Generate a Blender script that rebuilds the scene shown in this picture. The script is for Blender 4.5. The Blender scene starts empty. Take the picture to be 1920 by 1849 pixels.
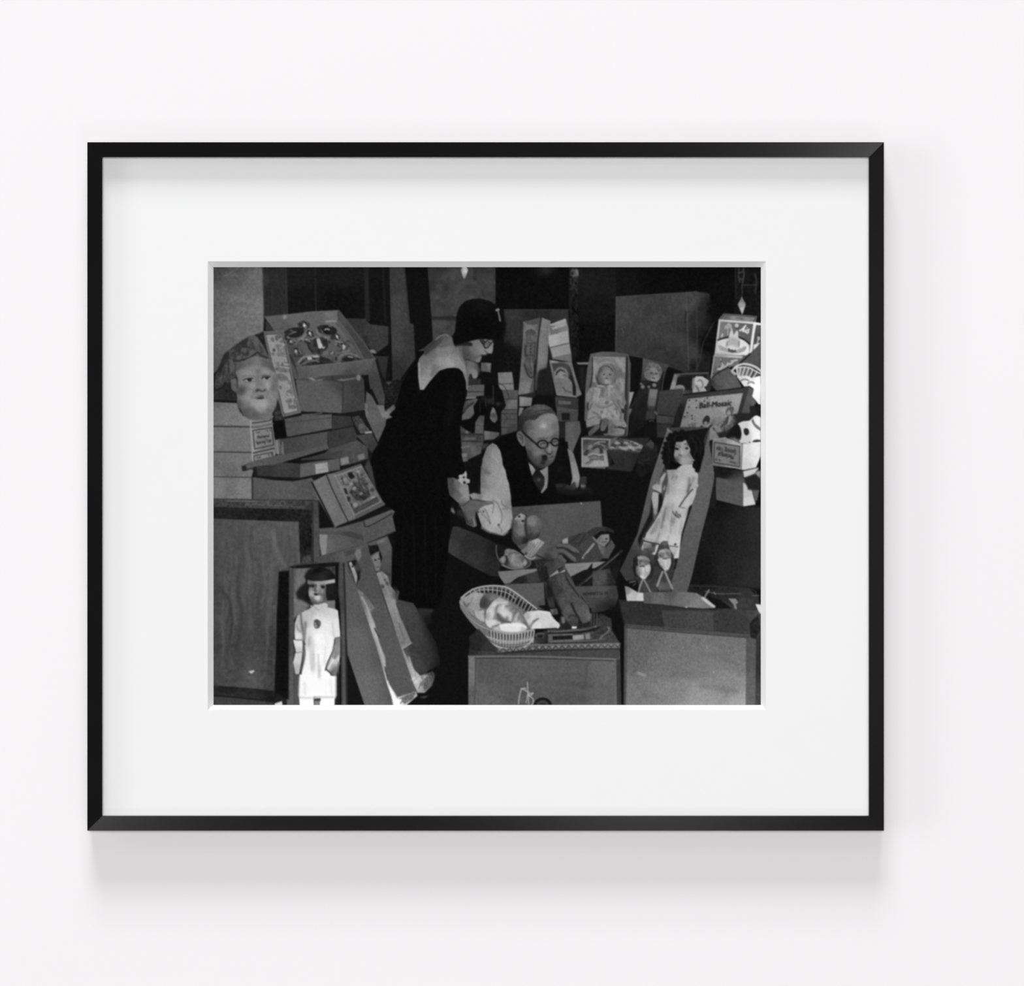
import numpy as np, math
# ---------------------------------------------------------------- the printed photograph
# The print is one flat sheet.  Its black-and-white picture is drawn here stroke by stroke
# (outlines, tones, grain) and becomes the ink tone of the sheet.
CW, CH, CX, CY = 1027, 821, 400, 501
TONE = np.full((CH, CW), 18.0, np.float32)
IDS = np.zeros((CH, CW), np.int16)
NAMES = [('printed_backdrop', '')]
VIEWS = dict(A=(400, 501, 3.7354), B=(913, 501, 3.7354), C=(400, 911, 3.7354), D=(913, 911, 3.7354),
             F=(400, 620, 11.556), DR=(500, 570, 9.143), WH=(780, 550, 10.272), MN=(890, 740, 8.727),
             R1=(1267, 580, 11.556), R2=(1267, 720, 11.556), HD=(830, 860, 6.857), BK=(860, 1060, 6.194),
             GD=(1160, 800, 9.245), ST=(1160, 980, 7.191), LD=(535, 1040, 11.556), TL=(900, 580, 10.272),
             BB=(1070, 640, 7.396), LB=(400, 760, 9.6), MB=(580, 740, 7.111), CT=(840, 660, 8.405))
cur = dict(v=VIEWS['A'], id=0)
rng = np.random.default_rng(7)
M = np.ones((CH, CW), np.float32)


def V(k):
    cur['v'] = VIEWS[k]


def O(name, label=''):
    NAMES.append((name, label))
    cur['id'] = len(NAMES) - 1


def pts_of(s):
    a = np.array([[float(q) for q in t.split(',')] for t in s.split()], float)
    x0, y0, k = cur['v']
    a[:, 0] = x0 - CX + a[:, 0] / k
    a[:, 1] = y0 - CY + a[:, 1] / k
    return a


def curve(p, closed, seg=6):
    n = len(p)
    if n < 3:
        return p
    out = []
    for i in range(n if closed else n - 1):
        if closed:
            a, b, c, d = p[(i - 1) % n], p[i], p[(i + 1) % n], p[(i + 2) % n]
        else:
            a, b, c, d = p[max(i - 1, 0)], p[i], p[i + 1], p[min(i + 2, n - 1)]
        for j in range(seg):
            t = j / seg
            out.append(.5 * (2 * b + (c - a) * t + (2 * a - 5 * b + 4 * c - d) * t * t + (3 * b - a - 3 * c + d) * t ** 3))
    if not closed:
        out.append(p[-1])
    return np.array(out)


def blur(a, s):
    if s <= 0:
        return a
    r = max(1, int(math.ceil(s * 2.6)))
    k = np.exp(-.5 * (np.arange(-r, r + 1) / s) ** 2)
    k /= k.sum()
    b = np.pad(a, ((r, r), (0, 0)), mode='edge')
    a = sum(k[i] * b[i:i + a.shape[0]] for i in range(2 * r + 1))
    b = np.pad(a, ((0, 0), (r, r)), mode='edge')
    return sum(k[i] * b[:, i:i + a.shape[1]] for i in range(2 * r + 1)).astype(np.float32)


def box_of(p, pad):
    x0 = max(int(math.floor(p[:, 0].min() - pad)), 0)
    y0 = max(int(math.floor(p[:, 1].min() - pad)), 0)
    x1 = min(int(math.ceil(p[:, 0].max() + pad)) + 1, CW)
    y1 = min(int(math.ceil(p[:, 1].max() + pad)) + 1, CH)
    return x0, y0, x1, y1


SS = 4


def fill_mask(p, b):
    x0, y0, x1, y1 = b
    w, h = x1 - x0, y1 - y0
    acc = np.zeros((h * SS, w), np.float32)
    xs = np.arange(w, dtype=np.float32)
    q = np.roll(p, -1, 0)
    for (ax, ay), (bx, by) in zip(p, q):
        if ay == by:
            continue
        sg = 1.0
        if ay > by:
            ax, ay, bx, by, sg = bx, by, ax, ay, -1.0
        r0 = max(int(math.ceil((ay - y0) * SS - .5)), 0)
        r1 = min(int(math.ceil((by - y0) * SS - .5)), h * SS)
        if r1 <= r0:
            continue
        yy = (np.arange(r0, r1) + .5) / SS + y0
        xc = ax + (yy - ay) * (bx - ax) / (by - ay) - x0
        acc[r0:r1] += sg * np.clip(xs[None, :] + 1 - xc[:, None], 0, 1)
    return np.clip(np.abs(acc), 0, 1).reshape(h, SS, w).mean(1)


def noise(h, w, s):
    gh, gw = int(h / s) + 3, int(w / s) + 3
    g = rng.standard_normal((gh, gw)).astype(np.float32)
    y = np.arange(h) / s
    x = np.arange(w) / s
    yi, xi = y.astype(int), x.astype(int)
    fy, fx = (y - yi)[:, None], (x - xi)[None, :]
    fy, fx = fy * fy * (3 - 2 * fy), fx * fx * (3 - 2 * fx)
    return ((g[yi][:, xi] * (1 - fx) + g[yi][:, xi + 1] * fx) * (1 - fy)
            + (g[yi + 1][:, xi] * (1 - fx) + g[yi + 1][:, xi + 1] * fx) * fy)


def tone_of(v, b):
    x0, y0, x1, y1 = b
    if not isinstance(v, str):
        return np.full((y1 - y0, x1 - x0), float(v), np.float32)
    s = np.array([[float(q) for q in t.split(',')] for t in v.split()])
    ox, oy, k = cur['v']
    px, py = ox - CX + s[:, 0] / k, oy - CY + s[:, 1] / k
    yy, xx = np.mgrid[y0:y1, x0:x1].astype(np.float32)
    e = max(4.0, .0022 * ((x1 - x0) ** 2 + (y1 - y0) ** 2))
    n = d = 0
    for i in range(len(s)):
        wgt = 1.0 / ((xx + .5 - px[i]) ** 2 + (yy + .5 - py[i]) ** 2 + e) ** 2
        n = n + wgt * s[i, 2]
        d = d + wgt
    return (n / d).astype(np.float32)


def put(b, m, t, lab):
    x0, y0, x1, y1 = b
    T = TONE[y0:y1, x0:x1]
    T += m * (t - T)
    if lab:
        I = IDS[y0:y1, x0:x1]
        I[m > .5] = cur['id']


def shape(p, v, n=0, ns=4, soft=0, a=1, lab=True, clip=0):
    global M
    b = box_of(p, 2 + soft * 3)
    if b[2] <= b[0] or b[3] <= b[1]:
        return
    m = fill_mask(p, b).astype(np.float32)
    if soft:
        m = blur(m, soft)
    if clip:
        m = m * M[b[1]:b[3], b[0]:b[2]]
    t = tone_of(v, b)
    if n:
        t = t + n * noise(t.shape[0], t.shape[1], ns)
    put(b, m * a, t, lab and a > .5)
    if not clip:
        M = np.zeros((CH, CW), np.float32)
        M[b[1]:b[3], b[0]:b[2]] = m


def P(s, v, n=0, ns=4, soft=0, cv=0, a=1, lab=True, clip=0):
    p = pts_of(s)
    shape(curve(p, True) if cv else p, v, n, ns, soft, a, lab, clip)


def E(x, y, rx, ry, v, rot=0, **k):
    t = np.linspace(0, 2 * math.pi, 40, endpoint=False)
    c, s = math.cos(math.radians(rot)), math.sin(math.radians(rot))
    ox, oy, sc = cur['v']
    ex, ey = rx * np.cos(t), ry * np.sin(t)
    p = np.stack([ox - CX + (x + ex * c - ey * s) / sc, oy - CY + (y + ex * s + ey * c) / sc], 1)
    shape(p, v, **k)


def L(s, w, v, a=1, soft=0, cv=1, clip=0, lab=False):
    p = pts_of(s)
    if cv:
        p = curve(p, False)
    b = box_of(p, w + 2 + soft * 3)
    if b[2] <= b[0] or b[3] <= b[1]:
        return
    x0, y0, x1, y1 = b
    yy, xx = np.mgrid[y0:y1, x0:x1].astype(np.float32)
    xx += .5
    yy += .5
    D = np.full(xx.shape, 1e9, np.float32)
    for i in range(len(p) - 1):
        ax, ay = p[i]
        dx, dy = p[i + 1] - p[i]
        l2 = dx * dx + dy * dy
        if l2 < 1e-9:
            continue
        u = np.clip(((xx - ax) * dx + (yy - ay) * dy) / l2, 0, 1)
        np.minimum(D, (xx - ax - u * dx) ** 2 + (yy - ay - u * dy) ** 2, out=D)
    m = np.clip(w / 2 + .5 - np.sqrt(D), 0, 1) * min(1, w)
    if soft:
        m = blur(m, soft)
    if clip:
        m = m * M[y0:y1, x0:x1]
    put(b, m * a, tone_of(v, b), lab)


def B(x, y, rx, ry, v, a=1, rot=0, clip=1):
    ox, oy, k = cur['v']
    cx, cy, rx, ry = ox - CX + x / k, oy - CY + y / k, rx / k, ry / k
    R = 2.6 * max(rx, ry)
    b = box_of(np.array([[cx - R, cy - R], [cx + R, cy + R]]), 0)
    if b[2] <= b[0] or b[3] <= b[1]:
        return
    yy, xx = np.mgrid[b[1]:b[3], b[0]:b[2]].astype(np.float32)
    xx, yy = xx + .5 - cx, yy + .5 - cy
    c, s = math.cos(math.radians(rot)), math.sin(math.radians(rot))
    m = np.exp(-(((xx * c + yy * s) / rx) ** 2 + ((yy * c - xx * s) / ry) ** 2))
    if clip:
        m = m * M[b[1]:b[3], b[0]:b[2]]
    put(b, m * a, np.float32(v), False)


GLYPH_TRIS = {}


def glyph_tris(txt):
    """flat outline of the built-in font as triangles (unit height)"""
    if txt not in GLYPH_TRIS:
        import bpy
        c = bpy.data.curves.new('lettering', 'FONT')
        c.body = txt
        o = bpy.data.objects.new('lettering', c)
        bpy.context.scene.collection.objects.link(o)
        dg = bpy.context.evaluated_depsgraph_get()
        me = o.evaluated_get(dg).to_mesh()
        me.calc_loop_triangles()
        vs = np.array([v.co[:2] for v in me.vertices])
        GLYPH_TRIS[txt] = vs[np.array([t.vertices[:] for t in me.loop_triangles])]
        bpy.data.objects.remove(o)
        bpy.data.curves.remove(c)
    return GLYPH_TRIS[txt]


def T(txt, x0, y0, x1, y1, h, v, shear=0, bold=0, a=1):
    """lettering from baseline start (x0,y0) to baseline end (x1,y1), capital height h (view units)"""
    tr = glyph_tris(txt)
    w = tr[:, :, 0].max()
    lo = tr[:, :, 0].min()
    ux, uy = (x1 - x0) / (w - lo), (y1 - y0) / (w - lo)
    ln = math.hypot(x1 - x0, y1 - y0)
    nx, ny = (y1 - y0) / ln, -(x1 - x0) / ln
    ox, oy, k = cur['v']
    tx = tr[:, :, 0] - lo + shear * tr[:, :, 1]
    ty = tr[:, :, 1] / .7 * h
    X = ox - CX + (x0 + tx * ux + ty * nx) / k
    Y = oy - CY + (y0 + tx * uy + ty * ny) / k
    p = np.stack([X.ravel(), Y.ravel()], 1)
    b = box_of(p, 2 + bold)
    m = np.zeros((b[3] - b[1], b[2] - b[0]), np.float32)
    for i in range(len(X)):
        q = np.stack([X[i], Y[i]], 1)
        bb = box_of(q, 1)
        if bb[2] > bb[0] and bb[3] > bb[1]:
            m[bb[1] - b[1]:bb[3] - b[1], bb[0] - b[0]:bb[2] - b[0]] += fill_mask(q, bb)
    m = np.clip(m, 0, 1)
    if bold:
        m = np.clip(blur(m, bold) * 1.9, 0, 1)
    put(b, m * a, np.float32(v), False)


# ---- backdrop
V('A')
P('-20,-20 3860,-20 3860,3120 -20,3120', 17, n=1)
P('512,0 1240,0 1240,800 500,800', '560,40,30 900,40,28 620,250,22 900,250,17 1150,250,20 900,700,20', n=2)
L('712,0 720,310', 2.6, 38)
P('1056,0 1085,0 1096,380 1062,385', 36, soft=.8)
L('1188,0 1205,380', 4, 30)
L('520,70 1050,60', 2, 26)
P('342,0 512,0 522,340 360,352 350,450 290,520 342,380', '352,100,52 385,150,40 430,60,44 470,200,40 508,200,47', n=3, ns=3)
L('412,150 414,290', 2, 54, a=.8)
L('395,10 400,300', 4, 38, a=.6)
L('510,0 520,330', 2, 52, a=.8)
O('printed_wall_panel', 'pale plastered wall panel at the upper left of the printed photograph')
P('-10,-10 342,-10 352,300 350,450 280,480 180,530 110,590 60,680 20,790 -10,900',
  '20,20,70 15,250,92 150,60,86 320,80,104 200,250,106 330,300,116 200,450,108 100,560,98 40,650,84 10,800,74', n=5, ns=4)
L('68,66 110,48 180,0', 1.6, 112, a=.9)
L('346,0 354,300 350,440', 2, 70, a=.6)
O('printed_post', 'grey upright post between dark gaps behind the stooping woman')
P('1233,0 1342,0 1378,395 1402,400 1415,640 1290,810 1255,810', '1250,100,54 1320,60,58 1300,300,64 1360,300,60 1390,500,52 1300,500,62 1280,760,46', n=3)
L('1338,0 1370,390', 2.5, 44, a=.6)
O('printed_board', 'stained upright board behind the head of the stooping woman')
P('1500,0 1976,0 1976,300 1720,300 1700,480 1620,560 1540,560 1530,380',
  '1530,60,52 1650,60,64 1900,60,58 1600,250,62 1700,200,68 1840,180,60 1960,200,56 1560,450,64 1680,420,60', n=5, ns=7)
B(1630, 145, 32, 45, 42, .8)
B(1600, 20, 80, 25, 48, .6)
B(1770, 165, 60, 22, 52, .6)
B(1900, 30, 40, 25, 48, .6)
B(1595, 260, 45, 22, 50, .6)
B(1900, 200, 50, 20, 52, .6)
P('1525,345 1710,345 1705,374 1530,368', 38, soft=1.2, a=.9)
P('1542,385 1612,388 1612,432 1545,430', 72, soft=1, a=.8)
E(1637, 432, 6, 5, 40)
E(1668, 442, 5, 4, 42)
O('printed_pendant', 'bright diamond-shaped pendant hanging above the hat of the woman')
P('1733,20 1742,0 1774,0 1784,20 1770,62 1757,84 1745,60', '1757,20,205 1757,70,150 1737,20,150')
V('B')
cur['id'] = 0
P('60,0 572,0 572,302 120,302 60,520', 14, n=1.5)
B(410, 10, 60, 45, 50, .8)
P('575,0 640,0 642,640 604,640 578,300', '600,40,34 600,300,24 620,600,22', n=9, ns=3, soft=1)
P('592,10 634,20 640,62 606,72 588,50', 88, soft=1.6)
P('618,10 638,20 642,60 634,60', 120, soft=.8)
E(600, 42, 8, 12, 30, soft=.5)
L('585,150 590,600', 4, 34, a=.5, soft=1)
P('642,0 905,0 900,640 648,640', '700,100,28 860,100,26 760,300,22 700,500,14 860,500,15', n=2)
P('905,0 1735,0 1735,330 1600,330 1560,190 905,205', '950,100,20 1200,80,14 1500,60,13 1650,200,15', n=1.5)
P('1735,0 1920,0 1920,420 1735,330', '1760,100,24 1850,250,22 1900,100,20', n=4, ns=3)
L('1742,0 1745,220', 3, 34)
L('1765,5 1762,60 1772,105', 2, 66)
L('1798,5 1800,60 1790,108', 2, 78)
L('1768,40 1795,30', 3, 60)
L('1772,80 1795,90', 4, 54)
L('1785,125 1882,125', 1.4, 66)
L('1788,108 1787,215', 1.6, 56)
L('1880,50 1888,110 1880,180', 4, 52, a=.7)
O('printed_back_board', 'dark square board standing behind the narrow doll box')
P('118,298 568,298 582,560 570,780 118,780', '150,330,50 350,330,40 555,330,48 220,480,46 300,620,22 150,620,18 500,620,24 300,740,14', n=3)
L('118,298 568,298', 1.6, 54)
L('352,305 352,350', 1.5, 30)
O('printed_carton', 'tall plain cardboard carton standing at the back')
P('903,208 1395,176 1465,170 1560,185 1580,400 1560,740 1400,745 1250,690 1100,640 990,620 898,600',
  '925,300,64 1180,250,58 1370,230,64 1180,420,60 1200,600,50 940,550,54 1440,250,68 1440,600,60 1500,300,42 1570,300,17 1540,550,16 1320,700,46 1480,700,30', n=3.5, ns=5)
P('940,440 1040,450 1040,560 1000,600 930,580', 56, soft=3, a=.5, lab=False)
P('1238,452 1390,460 1392,560 1242,555', 64, soft=3, a=.6, lab=False)
L('1398,178 1412,720', 2.2, 76, a=.8)
L('1464,172 1472,430 1470,700', 3, 64, a=.5)
L('906,212 902,600', 2, 74, a=.8)
L('905,208 1395,177 1465,171', 1.6, 78, a=.8)
L('1396,312 1386,390', 2.4, 36)
L('946,428 956,460', 1.6, 84)
L('1590,385 1560,440 1520,520 1505,580 1490,660 1460,740', 1, 64)
O('printed_pendant', 'grey diamond-shaped pendant hanging at the upper right')
P('1757,262 1785,205 1813,262 1788,334', '1785,225,120 1785,300,180 1770,262,150')
L('1762,248 1810,248', 1, 120)
L('1762,278 1808,278', 1, 130)

# ---- upper right: picture cartons, flap, basket
O('printed_picture_carton', 'bright carton printed with a fountain and the word his')
V('R1')
P('940,205 1040,88 1765,150 1725,285', '1000,150,110 1400,180,135 1680,220,125', n=6, ns=3)
L('978,205 1050,112 1735,168 1690,272', 1.6, 58, cv=0)
P('1290,170 1500,190 1440,215 1330,200', 78, soft=1)
P('1060,150 1180,150 1120,190 1050,195', 84, soft=1)
P('932,212 1735,282 1838,300 1838,745 1600,975 1560,1000 838,985', '950,300,190 1300,260,205 1700,300,225 880,900,180 1500,960,220')
P('968,262 1680,318 1592,960 888,938', '1000,300,116 1600,350,92 950,600,116 1650,600,92 1300,500,100', n=2)
P('908,688 1000,648 1140,632 1390,636 1500,690 1592,778 1590,962 886,940', '1000,740,205 1450,740,220 930,900,190 1500,930,232 1200,900,205', cv=0)
L('915,668 1010,632 1145,602', 3.2, 48)
L('1362,602 1480,650 1602,748', 3.2, 46)
P('925,780 990,790 1050,820 1110,840 1130,900 1300,920 1340,860 1420,840 1500,800 1535,830 1490,900 1400,940 1230,950 1060,915 960,870', 158, cv=1, n=10, ns=2)
P('1125,850 1165,838 1195,880 1225,858 1260,890 1305,868 1320,925 1230,945 1130,912', 82, cv=0)
P('1150,600 1195,420 1228,418 1252,560 1290,500 1302,468 1350,468 1355,600 1392,668 1385,790 1300,880 1180,868 1105,800 1130,680', '1200,500,200 1250,700,165 1200,850,210 1320,560,200')
P('1130,690 1200,660 1320,670 1390,700 1370,790 1250,760 1120,800', 172, soft=1)
P('1105,700 1130,690 1115,800 1090,810', 110, soft=.6)
P('1365,690 1385,690 1372,830 1355,830', 110, soft=.6)
P('1055,450 1070,350 1150,292 1212,345 1228,440 1190,480 1178,420 1140,410 1140,560 1115,560 1118,430 1085,425', 160, n=10, ns=2)
E(1332, 388, 48, 40, 66, soft=.6)
E(1322, 352, 44, 46, 188)
P('975,605 1000,530 1030,518 1022,580 1002,612', 182)
L('1390,462 1440,432 1515,352', 2.8, 225)
L('1515,352 1448,480', 2.2, 225)
L('1455,465 1485,436 1480,480 1500,484', 2, 225)
L('1528,446 1514,490 1530,488', 2.4, 225)
L('1590,436 1560,450 1578,480 1560,512 1532,506', 2.4, 225)
E(1548, 402, 14, 14, 215)
P('1742,340 1838,345 1838,745 1690,860 1640,960 1650,800', '1780,420,84 1800,600,72', n=2)
P('1690,765 1762,742 1835,715 1735,840 1680,885', 222)
P('1765,588 1822,592 1828,650 1790,690 1770,770 1738,760 1768,680', 168, n=14, ns=2)
L('1712,300 1630,940', 4.2, 228)
L('1730,300 1838,322', 3.4, 240)
O('printed_picture_carton', 'lower picture carton beneath the fountain carton')
P('838,962 1560,1005 1400,1200 1150,1262 900,1390 810,1500 752,1520', '900,1100,108 1300,1080,104 850,1400,96', n=3)
P('838,962 1455,1015 1425,1062 838,1022', '860,990,150 1380,1040,185')
L('832,1010 768,1500', 2.6, 150)
P('955,1065 978,1068 1005,1160 1052,1205 1045,1280 965,1322 888,1310 900,1275 960,1270 1000,1200', 168, n=8, ns=2)
E(985, 1130, 14, 22, 56)
E(952, 1240, 16, 18, 56)
L('1128,1175 1190,1180 1260,1120 1325,1100', 3.6, 182)
L('1205,1120 1325,1105', 3, 176)
L('1062,1262 1115,1200', 3.6, 170)
L('810,1480 830,1420', 3, 160)
P('800,1390 850,1380 820,1420', 40)
O('printed_lid', 'grey cardboard lid tilted in front of the picture cartons')
P('1600,968 1682,884 1842,735 1842,1345 1700,1300 1450,1200 1385,1182', '1700,1000,82 1800,1200,76 1500,1150,84', n=3)
L('1602,970 1388,1175', 4, 42)
P('1130,1258 1225,1318 1330,1490 1432,1690 880,1765 700,1560 900,1395', '1150,1350,84 1200,1550,92 900,1560,84 1380,1660,84 800,1600,60', n=3)
L('1128,1258 900,1385 790,1480', 3, 44)
P('620,1620 720,1580 800,1720 690,1765 600,1740', 42, soft=2, lab=False)
O('printed_wicker_basket', 'white wicker basket rim filled with white cloth at the right edge of the print')
P('1285,1272 1450,1248 1600,1268 1720,1330 1842,1392 1842,1470 1640,1490 1330,1460', '1350,1380,110 1500,1380,100 1700,1400,72')
for a_, b_ in (('1325,1270', '1345,1440'), ('1410,1255', '1375,1445'), ('1500,1258', '1430,1460'), ('1585,1275', '1510,1470'), ('1665,1315', '1590,1480'), ('1765,1350', '1670,1490')):
    L(a_ + ' ' + b_, 2.6, 200)
L('1222,1335 1300,1245 1450,1188 1600,1200 1750,1262 1842,1340', 3.8, 205)
L('1222,1335 1250,1370 1290,1400', 5, 175)
L('1290,1275 1450,1250 1600,1272 1720,1335 1842,1395', 2.6, 205)
for x_, y_ in ((1500, 1222), (1560, 1228), (1640, 1255), (1700, 1285), (1760, 1318)):
    E(x_, y_, 22, 10, 84, rot=25)
P('1320,1455 1440,1440 1560,1440 1640,1488 1842,1440 1842,1860 1790,1860 1690,1720 1590,1660 1482,1675 1420,1590', '1400,1520,205 1500,1600,225 1650,1560,235 1780,1600,255 1800,1750,255')
L('1400,1562 1450,1525 1520,1520 1580,1545', 2, 96)
L('1560,1610 1610,1575 1680,1590 1720,1660 1745,1700', 2.6, 130)
E(1632, 1640, 10, 10, 70)
L('1720,1690 1765,1650', 2, 120)
V('R2')
P('1590,0 1842,0 1842,450 1790,436 1740,370 1652,270 1690,110', '1800,60,255 1720,200,245 1800,400,235')
V('R1')
O('printed_doll_box', 'small open box with a white-capped doll beside the tilted lid')
V('B')
P('1280,858 1312,748 1555,738 1575,800 1560,870 1290,900', '1300,800,120 1400,780,40 1500,760,46')
P('1320,770 1540,752 1545,830 1440,860 1310,850', 28, soft=1)
P('1283,856 1312,750 1336,764 1318,850', '1300,830,140 1322,770,110')
L('1312,750 1550,740', 2, 92)
E(1350, 850, 38, 26, '1350,835,130 1350,865,90')
P('1440,790 1465,765 1510,765 1555,795 1540,830 1520,840 1540,868 1440,880', '1480,790,180 1530,800,170 1455,850,150', cv=0)
V('R1')
L('470,1560 520,1525 570,1560 590,1640 560,1700', 1.8, 100)
E(520, 1560, 26, 22, 150)
L('440,1660 480,1720 500,1780', 2.5, 96)
L('390,1500 370,1700', 4, 120, soft=1)
O('printed_game_box', 'framed board-game box lid reading Ball-Mosaic')
V('R2')
P('150,250 1400,100 1560,48 1600,60 1420,700 1240,1000 900,1130 40,930 -160,930', '300,250,52 1000,160,58 1500,120,56 100,700,32 -100,900,28 1350,600,48', n=3)
P('1590,70 1690,115 1650,280 1745,400 1600,640 1420,650', '1620,150,84 1560,450,80 1680,400,90', n=3)
P('262,322 1458,196 1340,640 1290,800 1200,960 900,1050 790,960 90,938', '350,360,132 900,280,148 1380,260,156 200,800,120 700,600,134 1100,560,142 900,900,120', n=4, ns=5)
for x_, y_ in ((296, 357), (444, 360), (618, 372), (684, 306), (282, 502), (452, 516), (252, 624), (350, 688), (188, 710), (358, 752)):
    E(x_, y_, 15, 20, 40, rot=20)
for x_, y_ in ((844, 296), (738, 338), (232, 566)):
    E(x_, y_, 14, 17, 112)
T('Ball-Mosaic', 512, 528, 1205, 466, 118, 36, shear=.22, bold=.7)
P('585,860 590,780 640,700 700,685 740,740 728,820 690,870 620,885', 42, cv=1)
P('610,840 650,810 690,830 670,880 630,890', 118, cv=1)
P('505,950 560,888 620,945', 48)
P('670,940 720,880 790,850 810,890 740,960', 48)
P('660,930 760,850 770,862 680,945', 150)
P('275,940 300,840 370,785 430,800 440,860 420,940', 100, cv=1, n=12, ns=2)
L('300,850 360,800 420,830', 2, 140)
P('1090,660 1110,540 1180,490 1255,510 1250,600 1200,680', 84, cv=1, n=12, ns=2)
E(1150, 625, 42, 48, 148)
E(1135, 612, 7, 6, 60)
E(1168, 618, 7, 6, 60)
P('820,960 860,880 960,820 1060,740 1140,700 1260,660 1320,690 1290,800 1210,950 1050,1040 900,1090 840,1040', '900,950,110 1100,800,105 1250,760,84 1100,980,80', n=16, ns=2, cv=1)
L('1130,720 1100,850 1090,900', 4, 60)
L('1180,700 1150,860', 3, 150)
L('980,930 1050,850 1100,780', 3, 64)
L('870,930 930,980 960,1020', 3, 150)
E(830, 985, 40, 40, 60, soft=1)
P('740,830 830,750 900,830 840,860 800,930', 96, soft=2, a=.7)
E(905, 975, 60, 55, 122, soft=1)
L('1080,920 1180,800 1230,720', 2, 130)
P('880,1060 1100,1030 1200,960 1240,1000 1100,1170 960,1150', 40, soft=1.5)
O('printed_flap_card', 'plain card corner between the doll box and the spinning-tops box')
P('742,960 790,958 850,1040 930,1140 960,1160 800,1205 700,1240 690,1180', '770,1000,128 760,1160,118 880,1140,120', n=3)
O('printed_plush_dog', 'white plush animal with black ears and eyes at the right edge of the print')
P('1240,660 1420,620 1600,640 1680,740 1640,800 1350,850 1300,760', 38, soft=1.5)
P('1600,480 1690,470 1750,490 1842,440 1842,710 1750,690 1670,745 1600,640', '1700,600,36 1800,560,26', soft=.6)
P('1350,855 1450,810 1600,795 1700,700 1752,680 1842,720 1842,1280 1750,1290 1390,1285 1330,1100', '1450,870,205 1500,1180,200 1750,900,235 1780,1150,240 1400,1230,196', n=2)
P('1090,1160 1180,1000 1260,900 1340,870 1400,950 1425,1090 1400,1200 1380,1215 1300,1150', 24, soft=.6, cv=1)
P('1100,1240 1170,1160 1260,1150 1350,1200 1392,1270 1380,1290', '1280,1230,105 1180,1200,70', soft=1)
P('1640,800 1670,750 1720,860 1842,960 1842,1020 1740,950 1680,880', 84, soft=.5)
L('1665,770 1720,880 1842,985', 2.6, 130, a=.7)
P('1470,1000 1510,958 1570,980 1590,1060 1545,1115 1490,1090', 40, cv=1)
E(1605, 1266, 16, 12, 60)
P('1655,1262 1690,1220 1760,1205 1842,1215 1842,1250 1760,1262', 52, cv=0)
O('printed_carton_box', 'white toy box with an upside-down spinning-tops label on its side')
P('1445,1295 1842,1270 1842,1560 1720,1860 1415,1860', '1500,1400,215 1750,1400,232 1500,1750,205 1780,1600,225', n=2)
P('800,1212 1080,1160 1400,1290 1445,1298 1418,1860 1300,1830 770,1765', '850,1230,120 1400,1320,170 800,1700,110 1400,1800,150', n=2)
L('1445,1300 1420,1850', 2, 110)
L('820,1205 1080,1165', 2, 150)
P('838,1262 1388,1352 1382,1800 828,1700', 116)
L('838,1262 1388,1352 1382,1800 828,1700 838,1262', 1.8, 52, cv=0)
T('Spinning Tops', 1315, 1440, 890, 1358, 105, 50, bold=.5)
T('Mechanical', 1262, 1548, 930, 1478, 100, 46, bold=.5)
T('No. 28', 980, 1640, 865, 1610, 50, 60, bold=.4)
T('1 Dozen', 1335, 1705, 1172, 1668, 50, 60, bold=.4)
P('700,1250 775,1250 795,1760 760,1760 720,1600', 30, soft=.6)
V('B')
O('printed_carton_box', 'grey box underneath the white spinning-tops box')
P('1575,1395 1780,1425 1900,1400 1915,1480 1900,1560 1880,1665 1790,1675 1605,1630 1600,1440', '1650,1420,26 1700,1560,84 1790,1600,80', n=3)
V('D')
P('1605,-60 1795,-20 1795,143 1607,95', '1650,0,82 1760,100,86', n=3)
P('1795,-25 1850,20 1880,130 1795,145', '1820,40,190 1840,110,205')
P('1830,-60 1915,-110 1915,0 1890,110 1860,40', '1880,0,84 1870,-60,150', soft=.6)
V('B')
P('1795,1430 1905,1405 1870,1450 1820,1475 1800,1470', 200)
P('1800,1475 1880,1445 1915,1480 1915,1560 1830,1560', 34, soft=1)
# ---- middle distance: boxes and dolls behind the two people
O('printed_narrow_doll_box', 'tall narrow open box with a clown doll, leaning at the back')
V('TL')
P('835,245 1180,155 1175,600 1040,1060 1030,1640 735,1650 790,1000 825,600', '860,300,92 950,350,122 1050,260,84 1000,700,92 850,900,96 800,1300,98 880,1500,116 980,1250,96', n=3)
P('838,245 1170,165 1110,300 900,290', 74, soft=.8)
L('840,250 970,340 1090,300', 2, 112, soft=.6)
P('870,430 930,390 1000,375 1070,420 1090,520 1085,640 1050,800 1040,1000 1020,1160 1030,1330 960,1320 900,1240 845,1100 850,1000 880,900 870,800 885,600', '980,450,70 980,560,92 980,700,86 980,820,90 970,940,74 980,1080,92 900,1160,66 980,1230,74', n=6, ns=2, soft=.6)
B(980, 545, 50, 50, 104, .7)
B(910, 580, 25, 60, 70, .6)
B(870, 720, 14, 130, 62, .7)
B(975, 1080, 50, 70, 100, .6)
L('850,1060 880,1150 910,1240 960,1310 1020,1320', 2.2, 50)
L('1060,640 1050,900 1040,1060', 3, 62, soft=.6)
for y_ in (707, 764, 825):
    E(976, y_, 15, 16, 30)
P('980,1450 1030,1300 1030,1630 960,1610', 78, soft=.6)
P('1180,155 1360,222 1330,500 1305,960 1290,1130 1180,1180 1110,1560 1070,1560 1078,1060 1100,560', '1250,250,118 1200,600,118 1280,600,108 1180,1000,118 1090,1400,92 1260,1100,100', n=2)
L('1178,165 1120,560 1085,1050 1035,1640', 3.4, 46)
L('1300,300 1270,900', 2, 100, a=.6)
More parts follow.
